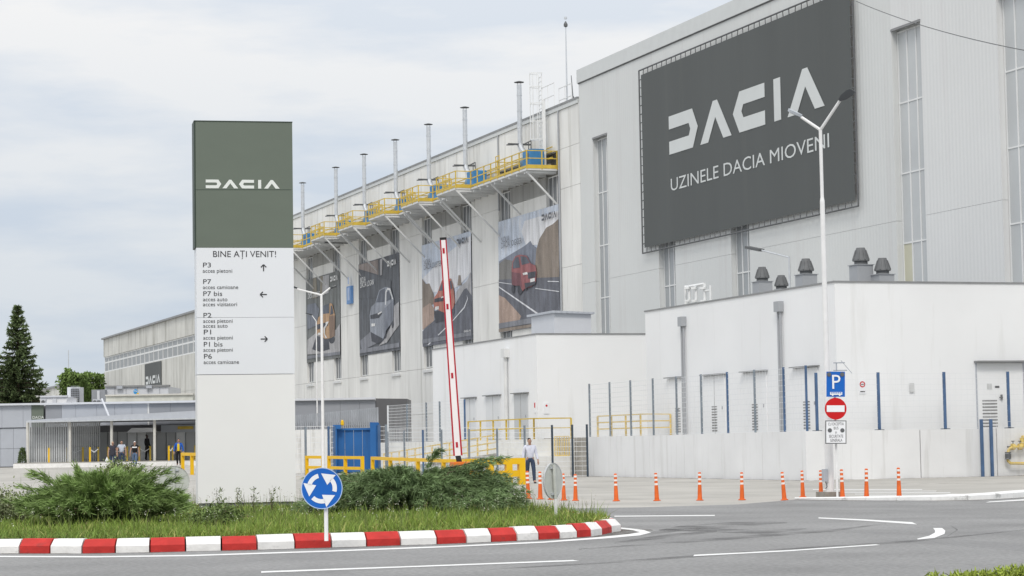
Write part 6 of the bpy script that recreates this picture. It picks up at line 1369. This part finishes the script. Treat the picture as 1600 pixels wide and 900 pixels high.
    for sx in (-1, 1): mb.lathe([(.002, -.012), (.012, 0), (.002, .012)], M_black, ((hx + sx * .031) * s, (hy - .093) * s, 1.638 * s), 6)
    mb.box(((hx - .025) * s, (hy - .092) * s, 1.572 * s), ((hx + .025) * s, (hy - .082) * s, 1.58 * s), mat('lips', (.3, .12, .1), .6)); mb.build('face_feature', o)
    mb = MB(); mb.add([((hx - .012) * s, (hy - .09) * s, 1.60 * s), ((hx + .012) * s, (hy - .09) * s, 1.60 * s), (hx * s, (hy - .125) * s, 1.605 * s), (hx * s, (hy - .09) * s, 1.645 * s)], [(0, 1, 2), (1, 3, 2), (3, 0, 2)], skin)
    for sx in (-1, 1): mb.lathe([(.004, -.03), (.016, 0), (.004, .03)], skin, ((hx + sx * .08) * s, (hy + .005) * s, 1.63 * s), 6)
    mb.build('nose_and_ears', o)
    return o
jean = cloth('jeans', (.04, .058, .10)); jean2 = cloth('pale_jeans', (.10, .15, .24)); dark = cloth('black', (.012, .012, .014)); white = cloth('white_shirt', (.62, .64, .74)); pale = cloth('pale_blue_shirt', (.50, .54, .62)); char = cloth('charcoal', (.045, .045, .06)); navy = cloth('blue_jacket', (.02, .10, .42)); yel = cloth('yellow_shirt', (.72, .52, .02)); hairb = cloth('dark_hair', (.02, .016, .014)); hairg = cloth('fair_hair', (.45, .33, .22)); shoe = cloth('dark_shoe', (.03, .03, .035)); capw = cloth('white_cap', (.8, .8, .8))
d_ = 89.0; q = G(829, 755.5); person('man in a white shirt and blue jeans walking by the yellow guard', q, 1.78, white, jean, shoe, hairb, step=(.22, -.20), arms=((-.25, .06, -.29, .0), (.24, -.02, .27, -.14)), head=(-.03, -.05), yaw=.3)
def spot(x, d, z): return LD(Lx(x, d), d, z)
w1 = person('woman in a dark top carrying a white bag, leftmost of the walkers', spot(174.5, 150, .50), 1.70, char, jean, shoe, hairg, sleeve='short', skirt=True, bulk=1.15, yaw=.2)
mb = MB(); mb.lathe([(.02, .0), (.1, .03), (.11, .2), (.05, .3), (.01, .42)], M_swhite, tuple(spot(165.5, 149.8, .78)), 10); tag(mb.build('carrier_bag', None, True), 'white carrier bag held by the woman in the dark top', 'bag')
person('man in a pale blue shirt behind the woman in the dark top', spot(188.5, 151, .50), 1.76, pale, jean, shoe, hairb, sleeve='short', bare_hair=False, step=(-.1, .12))
pc = person('man in a white cap and black shirt with a white stripe', spot(209, 149, .47), 1.72, dark, jean2, shoe, hairb, sleeve='short', cap=capw, step=(.16, -.14), bulk=1.1)
mb = MB()
for k in range(7): t0, t1 = -1.1 + 2.2 * k / 7, -1.1 + 2.2 * (k + 1) / 7; f = lambda t, z: (.192 * math.sin(t), -.02 - .142 * math.cos(t), z); mb.poly([f(t0, 1.28), f(t1, 1.28), f(t1, 1.36), f(t0, 1.36)], capw)
mb.build('chest_stripe', pc)
person('dark figure in silhouette standing under the canopy', spot(228, 154.5, .88), 1.78, dark, dark, shoe, hairb, step=(.05, -.2), yaw=1.2, head=(0, .0), skin=cloth('silhouette_skin', (.05, .035, .03)))  # canopy shade put into the colours: skin darkened to read as a silhouette
pj = person('man in a blue jacket over a yellow shirt beside the yellow guard', spot(277.5, 149, .56), 1.74, navy, dark, shoe, hairb, step=(.04, -.04))
mb = MB(); mb.add([(-.065, -.148, 1.42), (.065, -.148, 1.42), (.08, -.165, 1.2), (.075, -.15, .95), (-.075, -.15, .95), (-.08, -.165, 1.2)], [(0, 5, 2, 1), (5, 4, 3, 2)], yel); mb.build('shirt_front', pj)
# overhead cable
a, b = PX(1338, 2, XF - .3), PD(1680, 92, 70); mb = MB(); pts = [a.lerp(b, t / 14) - Z * (1.2 * 4 * (t / 14) * (1 - t / 14)) * .25 for t in range(15)]; mb.path(pts, .018, M_dkst, 5); tag(mb.build('overhead_cable'), 'thin dark cable hanging from the tall hall towards the right', 'cable')
